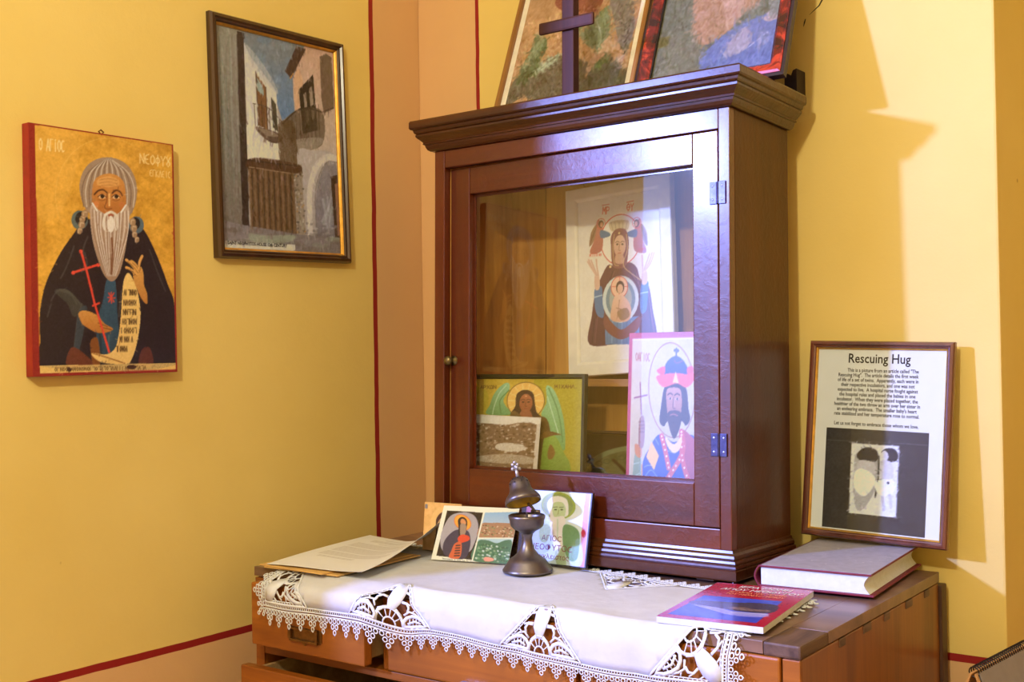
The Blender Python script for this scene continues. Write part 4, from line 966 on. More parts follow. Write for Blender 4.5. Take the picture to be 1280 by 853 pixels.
# --- wooden cross on the cabinet
cw = wood('cross_wood', (52, 22, 12), (76, 36, 20), 'Z', 0.55, 0.0, spec=0.3)
t = thing('wooden_cross', 'dark wooden cross standing on the front of the cabinet top', 'cross', M_ABS @ Matrix.Translation((0.5415, -0.235, 0.8003)))
obj('upright', bx(-0.0125, 0.0125, -0.009, 0.009, 0.010, 0.27, bev=0.0015), cw, t)
obj('crossbar', bx(-0.058, 0.058, -0.0165, -0.0092, 0.128, 0.150, bev=0.004), cw, t)
obj('foot', bx(-0.026, 0.026, -0.020, 0.020, 0.0002, 0.0102, bev=0.002), cw, t)
# --- dark notched bracket on the wall behind the cabinet
bm = bmesh.new(); prism(bm, [(0.848, 0.812 + H), (0.848, 0.8475 + H), (0.854, 0.8495 + H), (0.860, 0.845 + H), (0.864, 0.854 + H), (0.8705, 0.856 + H), (0.8705, 0.812 + H)], 0.006, YW - 0.0005)
tag(obj('wall_bracket', bm, plain('bracket_iron', (38, 22, 16), 0.6)), 'small dark notched bracket on the wall behind the cabinet cornice', 'bracket')
# ------------------------------------------------------------------ inside the cabinet
def kab_M(x, y, z, deg, roll=0.0): return lean_M(x, y, z, deg, roll)
# --- cream icon with a raised rim: woman with raised hands
p = Pic([(78, 150), (418, 105), (449, 735), (120, 765)], 130, 220, (222, 206, 172)); p.noise(8, 30)
RED = (196, 62, 44)
p.text('ΜΡ', 186, 170, 218, 28, RED, 3); p.text('ΘΥ', 288, 160, 318, 28, RED, 3); p.line([(184, 164), (214, 160)], 2.5, RED); p.line([(288, 155), (316, 150)], 2.5, RED)
p.ring(266, 300, 82, 98, 3.5, RED); p.ell(266, 300, 80, 96, (228, 214, 180))
for (cx, sg) in ((178, 1), (336, -1)):
    p.poly([(cx - sg * 6, 220), (cx + sg * 10, 250), (cx + sg * 16, 300), (cx + sg * 8, 345), (cx - sg * 38, 350), (cx - sg * 22, 300), (cx - sg * 14, 250)], (190, 120, 92), (170, 96, 76)); p.poly([(cx - sg * 14, 240), (cx - sg * 36, 270), (cx - sg * 42, 325), (cx - sg * 22, 300)], (150, 112, 78))
    p.poly([(cx + sg * 4, 262), (cx + sg * 40, 272), (cx + sg * 42, 286), (cx + sg * 6, 292)], (82, 108, 124)); p.ring(cx + 4 * sg, 236, 18, 20, 2, RED); p.ell(cx + 5 * sg, 238, 11, 15, (92, 56, 40)); p.ell(cx + 7 * sg, 240, 7, 10, (206, 150, 110))
    for k in range(3): p.line([(cx - sg * (16 + 8 * k), 250 + 14 * k), (cx - sg * (28 + 5 * k), 290 + 14 * k)], 2, (110, 74, 48))
p.scribble(140, 354, 190, 352, 10, RED, 2, 8); p.scribble(338, 336, 372, 332, 9, RED, 2, 6)
p.poly([(198, 430), (222, 396), (262, 412), (304, 388), (336, 408), (352, 450), (384, 470), (404, 560), (418, 690), (290, 690), (154, 697), (158, 590), (170, 500)], (98, 52, 50), (84, 44, 46))
for l in ([(240, 420), (215, 500), (205, 590)], [(330, 430), (352, 520), (356, 600)], [(190, 500), (176, 600), (170, 690)], [(380, 500), (396, 600), (400, 690)], [(300, 420), (340, 470)], [(170, 600), (164, 690)], [(390, 560), (412, 680)]): p.line(l, 4, (60, 30, 34), .8); p.line([(a_ + 6, b_) for a_, b_ in l], 2.4, (150, 96, 84), .6)
p.poly([(214, 600), (350, 590), (356, 692), (218, 696)], (98, 126, 146), (86, 114, 140), sm=False)
for k in range(7): p.line([(226 + 19 * k, 606), (224 + 20 * k, 690)], 3, (150, 172, 182) if k % 2 else (66, 90, 116), .7)
p.poly([(214, 590), (280, 640), (352, 590), (346, 640), (280, 676), (216, 640)], (120, 66, 56))
p.poly([(166, 490), (194, 480), (200, 520), (208, 590), (186, 592), (170, 560)], (82, 110, 136)); p.poly([(356, 470), (384, 462), (384, 520), (378, 570), (356, 572)], (82, 110, 136))
p.line([(168, 520), (198, 512)], 4, (170, 186, 180)); p.line([(356, 505), (384, 500)], 4, (170, 186, 180))
p.poly([(164, 440), (182, 440), (186, 486), (168, 490)], (206, 164, 128)); p.poly([(360, 420), (378, 424), (380, 466), (360, 470)], (206, 164, 128))
for l in ([(172, 440), (150, 410), (132, 384)], [(172, 440), (150, 404), (136, 376)], [(176, 440), (158, 404), (146, 378)], [(180, 440), (172, 405), (168, 376)]): p.line(l, 7, (216, 176, 140)); p.line(l, 1.2, (120, 76, 54), .6)
for l in ([(368, 424), (392, 392), (406, 352)], [(366, 424), (386, 388), (398, 352)], [(364, 424), (376, 390), (388, 356)], [(362, 424), (360, 390), (357, 362)]): p.line(l, 7, (216, 176, 140)); p.line(l, 1.2, (120, 76, 54), .6)
p.poly([(216, 238), (240, 226), (284, 224), (300, 232), (292, 264), (232, 268)], (196, 172, 128)); 
for k in range(5): p.line([(224 + 17 * k, 232), (234 + 13 * k, 264)], 2, (136, 108, 74), .8)
p.poly([(228, 330), (226, 290), (240, 264), (264, 256), (288, 264), (300, 300), (300, 350), (292, 400), (262, 412), (236, 398)], (128, 74, 66)); p.ell(264, 324, 25, 42, (214, 172, 134), (196, 146, 110)); p.poly([(250, 358), (278, 358), (282, 390), (248, 390)], (190, 142, 108))
p.line([(240, 280), (236, 330), (244, 392), (262, 400)], 3, (196, 158, 96)); p.line([(290, 280), (296, 340), (282, 400), (330, 440), (354, 456)], 3, (196, 158, 96))
for x in (254, 275): p.ell(x, 318, 5, 3, (60, 38, 30)); p.line([(x - 8, 311), (x, 307), (x + 8, 310)], 2, (90, 56, 40))
p.line([(264, 316), (261, 340), (267, 342)], 2, (140, 92, 66)); p.line([(258, 352), (270, 352)], 3, (170, 80, 66)); p.ell(260, 275, 4, 4, (220, 190, 120)); p.ell(228, 404, 5, 5, (220, 190, 120))
p.ell(274, 527, 74, 88, (196, 198, 180)); p.ell(274, 527, 60, 74, (112, 132, 132)); p.ell(274, 527, 46, 62, (160, 160, 140)); p.ell(268, 482, 34, 40, (226, 178, 140)); p.ring(268, 482, 34, 40, 2.5, RED); p.line([(268, 445), (268, 520)], 2, RED); p.line([(238, 480), (300, 480)], 2, RED)
p.poly([(238, 560), (248, 520), (272, 510), (298, 525), (318, 560), (310, 605), (262, 612), (236, 600)], (220, 176, 142), (204, 152, 112)); p.ell(271, 482, 17, 24, (70, 46, 36)); p.ell(271, 488, 12, 18, (212, 164, 126)); p.line([(258, 560), (290, 570), (310, 590)], 3, (150, 104, 76)); p.line([(270, 530), (262, 600)], 3, (170, 120, 90)); p.poly([(262, 575), (300, 560), (312, 590), (280, 606)], (150, 112, 70))
p.noise(8, 3)
VW, VH = 0.228, 0.358
VM = kab_M(0.568, -0.098, 0.3225, 3, 3.2)
t = thing('raised_rim_icon', 'cream icon of a woman with raised hands and a child medallion, inside the cabinet', 'icon', VM)
ivory = plain('ivory_gesso', (224, 206, 168), 0.45, vary=0.06)
bm = bmesh.new(); frame_prof(bm, VW, VH, [(0, 0), (0, -0.014), (0.0015, -0.016), (0.021, -0.0165), (0.024, -0.015), (0.0265, -0.0125), (0.0265, 0)]); obj('raised_rim', bm, ivory, t)
obj('panel', bx(-VW / 2 + 0.0267, VW / 2 - 0.0267, -0.0118, -0.001, 0.0267, VH - 0.0267), ivory, t)
p.mesh('painted_face', VW - 0.0535, VH - 0.0535, satin, t, y=-0.0121, M=Matrix.Translation((0, 0, 0.0267)))

# --- icon of the bearded king with the tall hat
p = Pic([(90, 32), (560, 10), (530, 850), (41, 870)], 120, 190, (190, 172, 126)); p.noise(10, 30)
p.poly([(100, 60), (540, 40), (520, 320), (90, 330)], (200, 182, 138), a=.4)
p.ring(322, 285, 128, 215, 4, (150, 84, 60)); p.text('ΟΑΓΙΟC', 124, 122, 206, 36, (160, 80, 66), 3.4)
p.poly([(148, 650), (190, 560), (250, 490), (330, 520), (420, 480), (480, 520), (520, 620), (520, 850), (150, 850)], (62, 74, 128), (46, 58, 116))
for l in ([(160, 650), (180, 640), (220, 640)], [(165, 690), (200, 660), (240, 700)], [(170, 720), (210, 690)], [(170, 760), (230, 720), (250, 700)], [(290, 560), (330, 570), (345, 560)], [(290, 740), (330, 690), (300, 690)], [(280, 770), (360, 740), (380, 750)], [(210, 520), (190, 580)], [(225, 510), (245, 540)], [(200, 780), (280, 770)]): p.line(l, 3.6, (150, 162, 196), .8)
p.poly([(372, 462), (430, 490), (490, 560), (500, 780), (440, 780), (400, 690), (376, 570)], (176, 74, 74), (150, 56, 62))
for l, n_ in (([(262, 498), (280, 560), (298, 640)], 7), ([(372, 470), (378, 560), (300, 680), (205, 800)], 16), ([(372, 470), (376, 600), (420, 730), (450, 800)], 15)):
    p.line(l, 26, (196, 84, 74)); q = catmull(l, False, 12); 
    for k in range(n_): c = q[int(k * (len(q) - 1) / (n_ - 1))]; p.ell(c[0], c[1], 4.5, 4.5, (236, 214, 196))
for q in ([(205, 525), (245, 590), (215, 660), (172, 600)], [(382, 686), (410, 742), (400, 778), (360, 712)], [(284, 776), (356, 780), (352, 830), (290, 830)]): p.poly(q, (226, 170, 84), sm=False)
p.poly([(282, 500), (330, 530), (372, 490), (364, 545), (330, 570), (296, 545)], (224, 186, 116))
p.poly([(112, 580), (140, 600), (142, 700), (134, 810), (88, 815), (92, 690)], (138, 152, 112), (120, 140, 104)); p.poly([(110, 545), (146, 560), (142, 606), (112, 596)], (190, 120, 66)); p.line([(100, 640), (132, 630)], 3, (190, 198, 160)); p.line([(96, 700), (134, 680)], 3, (190, 198, 160)); p.line([(94, 760), (134, 740)], 3, (80, 96, 66)); p.line([(146, 640), (140, 830)], 8, (196, 130, 60))
p.poly([(130, 550), (132, 480), (140, 425), (160, 410), (168, 450), (164, 520), (152, 560)], (150, 106, 84)); 
for k in range(4): p.line([(134, 440 + 16 * k), (165, 436 + 16 * k)], 3, (92, 56, 44))
p.line([(147, 258), (150, 405)], 6, (132, 62, 84)); p.line([(112, 330), (185, 313)], 6, (132, 62, 84))
p.poly([(278, 285), (300, 255), (370, 250), (404, 280), (412, 360), (420, 410), (396, 440), (372, 420), (300, 425), (276, 452), (252, 430), (262, 360)], (56, 36, 34))
p.poly([(292, 300), (306, 275), (360, 272), (376, 300), (374, 370), (360, 420), (330, 440), (304, 420), (294, 370)], (186, 132, 98), (150, 98, 72)); p.poly([(296, 392), (330, 375), (372, 385), (364, 450), (330, 505), (304, 450)], (64, 42, 36)); p.line([(312, 398), (330, 392), (352, 398)], 5, (160, 96, 80))
for x in (314, 352): p.ell(x, 322, 9, 5, (214, 186, 156)); p.ell(x, 322, 5, 5, (30, 20, 18)); p.line([(x - 14, 306), (x, 298), (x + 13, 304)], 5, (48, 30, 26))
p.line([(333, 315), (328, 362), (340, 366)], 4, (92, 54, 40)); p.line([(336, 320), (336, 356)], 4, (190, 146, 112))
p.poly([(284, 212), (290, 172), (316, 142), (352, 128), (388, 146), (410, 180), (412, 215)], (70, 84, 128), (52, 62, 108)); p.poly([(242, 196), (286, 178), (284, 214), (258, 214)], (206, 74, 66)); p.poly([(408, 180), (440, 172), (440, 208), (412, 212)], (206, 74, 66))
p.poly([(238, 228), (290, 212), (348, 205), (410, 208), (446, 200), (440, 240), (400, 268), (350, 252), (276, 272)], (222, 88, 72)); p.poly([(328, 250), (346, 198), (362, 250)], (222, 176, 96), sm=False); p.line([(350, 132), (352, 95)], 8, (70, 76, 100)); p.ell(352, 104, 16, 9, (92, 92, 110)); p.line([(340, 150), (352, 160), (384, 150)], 6, (120, 80, 80))
p.line([(106, 62), (528, 42), (500, 835), (62, 850), (106, 62)], 4, (230, 220, 196), sm=False)
p.line([(96, 44), (550, 22), (520, 846), (46, 866), (96, 44)], 30, (172, 54, 66), sm=False); p.noise(8, 3)
QW, QH = 0.166, 0.309
t = thing('red_bordered_icon', 'red-bordered icon of a bearded king in a hat, inside the cabinet', 'icon', kab_M(0.709, -0.180, 0.0852, 3.0))
obj('panel', bx(-QW / 2, QW / 2, -0.014, 0, 0, QH, bev=0.001), plain('magenta_red_edge', (160, 44, 60), 0.5), t)
p.mesh('painted_face', QW - 0.001, QH - 0.001, satin, t, y=-0.0143, M=Matrix.Translation((0, 0, 0.0005)))

# --- archangel icon in a dark green frame
p = Pic([(95, 130), (783, 135), (783, 1000), (95, 975)], 150, 170, (196, 160, 50)); p.noise(16, 40)
p.poly([(480, 130), (790, 130), (790, 1000), (560, 1000), (600, 500)], (158, 146, 26), a=.7)
p.poly([(95, 200), (180, 240), (170, 420), (95, 420)], (176, 156, 36), a=.6)
p.poly([(178, 390), (196, 320), (225, 235), (280, 172), (316, 164), (320, 210), (285, 280), (300, 330), (345, 390)], (146, 184, 126), (110, 150, 84)); p.line([(300, 180), (255, 240), (225, 330), (215, 390)], 6, (188, 206, 160)); p.line([(320, 215), (262, 290), (270, 380)], 7, (86, 126, 60))
p.poly([(556, 192), (585, 190), (620, 240), (650, 330), (672, 430), (684, 560), (676, 640), (610, 560), (550, 440), (530, 380), (562, 300)], (148, 184, 124), (112, 152, 78)); p.line([(572, 200), (620, 320), (650, 440), (668, 580)], 7, (90, 132, 66)); p.line([(566, 260), (600, 380), (640, 520)], 5, (190, 208, 160))
p.ell(428, 290, 120, 132, (228, 176, 84)); p.ring(428, 290, 120, 132, 4, (92, 60, 20))
for k in range(14): a_ = 2 * math.pi * k / 14; p.line([(428 + 64 * math.cos(a_), 290 + 74 * math.sin(a_)), (428 + 112 * math.cos(a_), 290 + 122 * math.sin(a_))], 5, (244, 206, 130), .7)
p.poly([(340, 400), (362, 330), (368, 250), (400, 218), (440, 214), (476, 240), (488, 310), (500, 370), (520, 410)], (58, 30, 18)); p.ell(430, 308, 42, 66, (172, 100, 56), (142, 76, 40)); p.poly([(405, 360), (456, 360), (470, 420), (392, 420)], (150, 84, 48))
for x in (412, 448): p.ell(x, 300, 10, 5, (44, 22, 14)); p.line([(x - 14, 286), (x, 280), (x + 12, 286)], 4, (60, 30, 18))
p.line([(431, 296), (426, 328), (438, 332)], 3.5, (96, 48, 26)); p.line([(420, 346), (442, 346)], 4, (130, 50, 34)); p.ell(430, 258, 8, 5, (210, 150, 90))
p.poly([(330, 400), (430, 420), (530, 400), (575, 440), (590, 560), (560, 760), (520, 1000), (300, 1000)], (110, 78, 32), (80, 52, 22)); p.poly([(550, 560), (620, 540), (680, 660), (720, 760), (700, 1000), (540, 1000)], (136, 158, 56), (110, 130, 40)); p.poly([(520, 545), (560, 510), (600, 508), (660, 530), (610, 535), (540, 560)], (120, 84, 34)); p.poly([(575, 660), (590, 600), (610, 620), (622, 660), (605, 700), (580, 700)], (128, 90, 30))
p.text('Ο ΑΡΧΩΝ', 84, 180, 236, 24, (100, 66, 24), 4); p.text('ΜΙΧΑΗΛ.', 608, 178, 756, 24, (100, 66, 24), 4); p.noise(16, 3)
AW, AH = 0.262, 0.238
t = thing('green_framed_icon', 'green-framed icon of a winged archangel, inside the cabinet', 'icon', kab_M(0.4105, -0.190, 0.0850, 2.5))
bm = bmesh.new(); frame_prof(bm, AW, AH, [(0, 0), (0, -0.010), (0.0015, -0.011), (0.006, -0.0105), (0.0085, -0.007), (0.0085, 0)]); obj('frame', bm, plain('dark_green_frame', (46, 48, 22), 0.4, vary=0.3), t)
obj('panel', bx(-AW / 2 + 0.0087, AW / 2 - 0.0087, -0.005, -0.0008, 0.0087, AH - 0.0087), w_dark, t)
p.mesh('painted_face', AW - 0.018, AH - 0.018, satin, t, y=-0.0053, M=Matrix.Translation((0, 0, 0.009)))

# --- sepia photograph card leaning in front of it
p = Pic([(93, 378), (528, 405), (462, 950), (48, 930)], 100, 100, (196, 178, 150))
p.poly([(104, 432), (500, 440), (438, 920), (62, 905)], (118, 88, 60), sm=False)
for k in range(420):
    x = 66 + 425 * random.random(); y = 432 + 480 * random.random() ** 1.2
    if x > 505 - (y - 430) * .13 or x < 104 - (y - 430) * .09: continue
    p.ell(x, y, 4 + 9 * random.random(), 3 + 4 * random.random(), random.choice([(200, 182, 150), (168, 140, 108), (74, 50, 32), (96, 70, 46), (150, 120, 88)]), a=.8)
p.poly([(240, 580), (300, 570), (400, 580), (420, 610), (330, 625), (240, 610)], (216, 202, 172), mot=.4); p.poly([(110, 660), (300, 640), (460, 660), (430, 700), (130, 690)], (190, 172, 140), mot=.7)
p.poly([(100, 390), (520, 412), (505, 450), (430, 432), (300, 452), (180, 440), (104, 436)], (216, 202, 172)); p.noise(14, 4)
t = thing('photo_card', 'sepia photograph of a hillside settlement leaning on the archangel icon', 'photograph', kab_M(0.3740, -0.2195, 0.0862, 6.0, -1.2))
obj('card', bx(-0.077, 0.077, -0.0006, 0, 0, 0.160), plain('card_white', (214, 200, 168), 0.6), t); p.mesh('photograph', 0.1535, 0.1595, gloss, t, y=-0.0009)

# --- low dark picture at the back of the cabinet floor
p = Pic([(0, 0), (300, 0), (300, 200), (0, 200)], 110, 75, (104, 98, 54)); p.noise(26, 30); p.noise(16, 8)
p.poly([(0, 0), (300, 0), (300, 30), (190, 28), (110, 40), (50, 70), (0, 110)], (66, 44, 24)); p.line([(20, 100), (60, 62), (120, 38), (200, 26), (300, 24)], 14, (134, 136, 88))
for k in range(16): t_ = k / 15; p.ring(30 + 260 * t_, 92 - 80 * math.sin(1.4 * t_) + 8, 7, 7, 3, (84, 84, 48))
p.poly([(120, 160), (150, 90), (190, 70), (200, 130), (180, 180)], (134, 110, 66)); p.poly([(220, 190), (230, 100), (270, 80), (290, 190)], (150, 146, 112)); p.line([(80, 80), (110, 120), (120, 160)], 8, (62, 30, 18)); p.noise(10, 4)
t = thing('framed_picture', 'small dark picture with a scrolled arch at the back of the cabinet floor', 'picture', kab_M(0.600, -0.082, 0.0852, 3))
bm = bmesh.new(); frame_prof(bm, 0.30, 0.132, [(0, 0), (0, -0.010), (0.004, -0.011), (0.007, -0.007), (0.007, 0)]); obj('frame', bm, w_dark, t)
p.mesh('picture', 0.2855, 0.1175, satin, t, y=-0.003, M=Matrix.Translation((0, 0, 0.00725)))

# ------------------------------------------------------------------ on the cloth
ZC = H + 0.0042
# --- postcard of saint and monastery
p = Pic([(275, 395), (747, 372), (640, 742), (115, 768)], 150, 105, (222, 214, 184))
p.poly([(290, 425), (518, 418), (400, 738), (160, 735)], (36, 26, 26), sm=False)
p.poly([(390, 428), (450, 436), (476, 480), (466, 550), (430, 630), (395, 680), (320, 722), (240, 720), (206, 680), (212, 610), (250, 530), (310, 455)], (158, 146, 138))
p.ell(378, 492, 54, 50, (232, 150, 54)); p.ring(378, 492, 52, 48, 4, (206, 104, 40)); p.poly([(212, 690), (240, 620), (300, 560), (350, 540), (408, 550), (404, 640), (350, 735), (236, 735)], (62, 52, 66)); p.poly([(346, 520), (352, 476), (384, 456), (408, 476), (400, 520), (376, 570), (340, 590)], (44, 32, 30)); p.ell(382, 490, 18, 22, (196, 130, 80)); p.poly([(362, 505), (398, 508), (380, 570), (350, 585)], (150, 122, 96))
p.poly([(328, 600), (360, 572), (404, 578), (400, 605), (340, 628)], (206, 66, 40)); p.poly([(300, 640), (346, 620), (338, 690), (310, 738), (246, 738), (270, 690)], (196, 88, 50))
for k in range(5): p.line([(285 + 6 * (4 - k), 650 + 18 * k), (335 - 4 * k, 645 + 18 * k)], 8, (60, 42, 40))
p.poly([(528, 417), (735, 394), (690, 560), (468, 578)], (132, 164, 190), (190, 186, 172), sm=False); p.poly([(500, 490), (560, 478), (640, 470), (710, 480), (690, 560), (470, 578)], (156, 108, 70), mot=.2)
for k in range(90): x = 490 + 200 * random.random(); p.ell(x, 495 + 70 * random.random(), 6, 4, random.choice([(206, 178, 140), (92, 60, 40), (120, 130, 80), (176, 126, 84)]), a=.8)
p.poly([(464, 590), (686, 562), (640, 738), (405, 738)], (176, 196, 200), (88, 130, 80), sm=False); p.poly([(456, 610), (520, 592), (580, 606), (640, 580), (680, 590), (640, 738), (405, 738)], (72, 108, 78))
for k in range(110): x = 430 + 230 * random.random(); y = 620 + 110 * random.random(); p.ell(x, y, 8, 6, random.choice([(52, 96, 58), (206, 210, 192), (104, 142, 96), (60, 84, 60), (150, 170, 130)]), a=.8)
p.poly([(480, 720), (500, 706), (545, 712), (540, 730), (490, 738)], (216, 142, 116)); p.scribble(195, 747, 560, 744, 9, (90, 84, 70), 2, 40)
# white rules between the three pictures
p.line([(528, 410), (402, 742)], 9, (222, 214, 184), sm=False); p.line([(470, 584), (690, 562)], 8, (222, 214, 184), sm=False); p.noise(6, 3)
CWd, CHt = 0.148, 0.104
xd = Vector((0.970, 0.242, 0)); back = Vector((-0.242, 0.970, 0)); a_ = math.radians(32)
t = thing('postcard', 'cream postcard with a saint and two monastery views leaning on the cabinet', 'postcard', frame_M(Vector((0.329, -0.362, ZC)) + xd * CWd / 2, xd, back * math.sin(a_) + Vector((0, 0, math.cos(a_)))))
obj('card', bx(-CWd / 2, CWd / 2, -0.0005, 0, 0, CHt), plain('card_cream', (220, 212, 184), 0.5), t); p.mesh('print', CWd - 0.0004, CHt - 0.0004, gloss, t, y=-0.0008)
# --- small yellowed icon card
p = Pic([(75, 398), (275, 392), (250, 640), (50, 635)], 60, 66, (222, 168, 96)); p.noise(20, 16)
p.ell(172, 505, 70, 88, (228, 178, 104)); p.poly([(120, 640), (128, 540), (132, 480), (160, 445), (190, 440), (212, 462), (220, 520), (240, 640)], (74, 44, 32)); p.ell(176, 524, 32, 46, (196, 126, 66)); p.line([(140, 500), (165, 470), (200, 472), (214, 500)], 6, (206, 160, 100)); p.line([(138, 510), (146, 590), (160, 620)], 6, (206, 160, 100)); p.ell(172, 465, 6, 6, (226, 190, 130))
for x in (166, 192): p.ell(x, 518, 6, 4, (50, 26, 18))
p.line([(178, 520), (172, 548), (182, 550)], 3, (110, 60, 34)); p.line([(170, 560), (186, 560)], 3, (140, 60, 40)); p.noise(8, 3)
t = thing('icon_card', 'small yellowed card of a hooded woman beside the cabinet corner', 'card', frame_M((0.288, -0.287, H + 0.0042), (1, 0.10, 0), (-0.02, 0.12, 1)))
obj('card', bx(-0.041, 0.041, -0.0012, 0, 0, 0.088), plain('card_yellow', (214, 164, 96), 0.6), t); p.mesh('print', 0.0815, 0.0875, satin, t, y=-0.0015)
bm = bmesh.new(); box(bm, -0.039, -0.034, -0.0030, -0.0013, 0.076, 0.084, 0.0006); obj('pin', bm, dull, t)
# --- disc case
p = Pic([(800, 150), (1195, 175), (1120, 655), (735, 625)], 115, 110, (214, 218, 206)); p.noise(6, 30)
p.poly([(798, 150), (828, 150), (770, 630), (735, 625)], (196, 120, 140), sm=False); p.poly([(1158, 172), (1190, 174), (1118, 655), (1082, 652)], (200, 124, 142), sm=False); p.ell(1128, 440, 14, 26, (190, 50, 50))
p.poly([(840, 400), (900, 360), (1000, 370), (1080, 400), (1110, 470), (1080, 660), (760, 640), (800, 500)], (186, 196, 170), a=.8); p.ell(984, 258, 108, 92, (152, 160, 60)); p.ell(984, 258, 92, 78, (134, 140, 82), a=.6)
p.poly([(920, 290), (916, 240), (950, 200), (1000, 196), (1040, 220), (1046, 280), (1030, 330), (940, 330)], (226, 226, 210)); p.poly([(945, 260), (970, 235), (1015, 240), (1030, 290), (1010, 340), (955, 335)], (190, 196, 130)); p.poly([(932, 320), (960, 335), (1016, 330), (1020, 400), (1000, 500), (970, 580), (940, 500), (926, 400)], (232, 232, 214)); p.line([(975, 350), (968, 480)], 10, (196, 200, 150))
for x in (966, 1004): p.ell(x, 285, 9, 5, (96, 100, 60)); p.line([(x - 14, 270), (x + 12, 268)], 4, (110, 110, 64))
p.line([(986, 285), (980, 315)], 4, (130, 130, 70)); p.poly([(1010, 390), (1080, 400), (1104, 460), (1080, 600), (1030, 610), (1000, 520)], (118, 146, 84)); p.poly([(860, 420), (905, 380), (930, 420), (900, 500), (860, 490)], (160, 170, 84)); p.poly([(950, 560), (1000, 540), (1010, 650), (960, 650)], (150, 160, 90), a=.7); p.noise(8, 4)
t = thing('disc_case', 'clear plastic disc case with a bearded saint on its cover, leaning on the cabinet', 'disc case', frame_M((0.5465, -0.3005, H + 0.0064), (1, 0.02, 0), (0, 0.22, 1)))
obj('tray', bx(-0.071, 0.071, -0.0065, 0, 0, 0.125, bev=0.0008), plain('tray_dark', (40, 34, 40), 0.3), t)
p.mesh('cover_print', 0.128, 0.1215, gloss, t, y=-0.0068, M=Matrix.Translation((0.004, 0, 0.0018)))
obj('lid', bx(-0.071, 0.071, -0.0102, -0.0078, 0, 0.125, bev=0.0006), glass('case_plastic', (0.97, 0.97, 0.98), 0.8), t)
ink = plain('maroon_ink', (120, 40, 50), 0.6)
for s_, z_, sz, sp in (('ΑΓΙΟC', 0.0395, 0.0125, 0), ('ΝΕΟΦΥΤΟC', 0.0235, 0.0138, 0), ('ο εγκλειστος', 0.0095, 0.0115, 0)): text_obj('lettering', s_, sz, ink, t, Matrix.Translation((-0.002, -0.0071, z_)), 'CENTER', squeeze=1.1)
# --- incense burner
pew = plain('pewter', (112, 96, 74), 0.38, 0.9, vary=0.2, scale=50, bmp=0.05)
BPos = Vector((0.5400, -0.3620, H + 0.0040))
t = thing('incense_burner', 'grey metal incense burner with a pierced bell lid tilted open, on the lace cloth', 'incense burner', BPos)
bm = bmesh.new(); lathe(bm, [(0, 0.001), (0.036, 0.0), (0.0415, 0.001), (0.0420, 0.004), (0.0400, 0.0065), (0.0375, 0.0105), (0.0325, 0.0175), (0.0300, 0.0215), (0.0265, 0.0235), (0.0190, 0.0290), (0.0125, 0.0370), (0.0092, 0.0470), (0.0082, 0.0560), (0.0100, 0.0630)], 48); obj('foot', bm, pew, t, smooth=True)
bm = bmesh.new(); lathe(bm, [(0.0098, 0.0628), (0.0150, 0.0680), (0.0225, 0.0715), (0.0270, 0.0760), (0.0285, 0.0810), (0.0288, 0.0850), (0.0305, 0.0895), (0.0308, 0.0935), (0.0290, 0.0945), (0.0270, 0.0900), (0.0255, 0.0830), (0.0180, 0.0765), (0, 0.0750)], 48); obj('bowl', bm, pew, t, smooth=True)
dn = (0.40 * -_F + 0.917 * (_R * 0.22 - _U * 0.975)).normalized(); up = -dn
rimc = Vector((0.5310, -0.359, 0.1175 + H)) - BPos
ML = Matrix.Translation(rimc) @ up.to_track_quat('Z', 'Y').to_matrix().to_4x4()
bm = bmesh.new(); lathe(bm, [(0.0305, 0.0), (0.0300, 0.006), (0.0265, 0.012), (0.0215, 0.0175), (0.0185, 0.0235), (0.0175, 0.0310), (0.0155, 0.0380), (0.0105, 0.0430), (0.0045, 0.0455), (0, 0.046)], 48)
lid = obj('lid', bm, pew, t, ML, smooth=True); md = lid.modifiers.new('thick', 'SOLIDIFY'); md.thickness = 0.0014; md.offset = -1
bm = bmesh.new(); lathe(bm, [(0.0285, 0.0006), (0.0275, 0.0055), (0.0240, 0.0110), (0.0195, 0.0165), (0.0165, 0.0230), (0.0150, 0.0310), (0.0120, 0.0370), (0, 0.040)], 40); obj('lid_lining', bm, plain('lining_brass', (176, 142, 52), 0.4, 0.6, vary=0.25, scale=60), lid, smooth=True)
bm = bmesh.new()
for k in range(9):
    for h_, r_ in ((0.0335, 0.0171), (0.0405, 0.0132)):
        a_ = 2 * math.pi * (k + (0.5 if h_ > .035 else 0)) / 9; lathe(bm, [(0, 0.0009), (0.0013, 0.0007), (0.0013, -0.001)], 8, Matrix.Translation((r_ * math.cos(a_), r_ * math.sin(a_), h_)) @ Vector((math.cos(a_), math.sin(a_), 0.35 if h_ < .035 else 1.1)).to_track_quat('Z', 'Y').to_matrix().to_4x4())
o = obj('pierced_holes', bm, plain('hole_dark', (34, 28, 22), 0.8), lid)
bm = bmesh.new(); tube(bm, [(0, 0, 0.0455), (0, 0, 0.062)], [0.003, 0.0022], 10)
for c in ((0, 0, 0.064), (0.0062, 0, 0.060), (-0.0062, 0, 0.060), (0, 0, 0.0715), (0.0045, 0, 0.0675), (-0.0045, 0, 0.0675), (0, 0.004, 0.061), (0, -0.004, 0.061)): bmesh.ops.create_icosphere(bm, subdivisions=1, radius=0.0034, matrix=Matrix.Translation(c))
obj('finial', bm, plain('pale_silver', (186, 172, 150), 0.4, 0.7), lid, smooth=True)
bm = bmesh.new(); 
hp = ML @ Vector((0, 0, 0.0)); side = (ML.to_3x3() @ Vector((1, 0, 0))); 
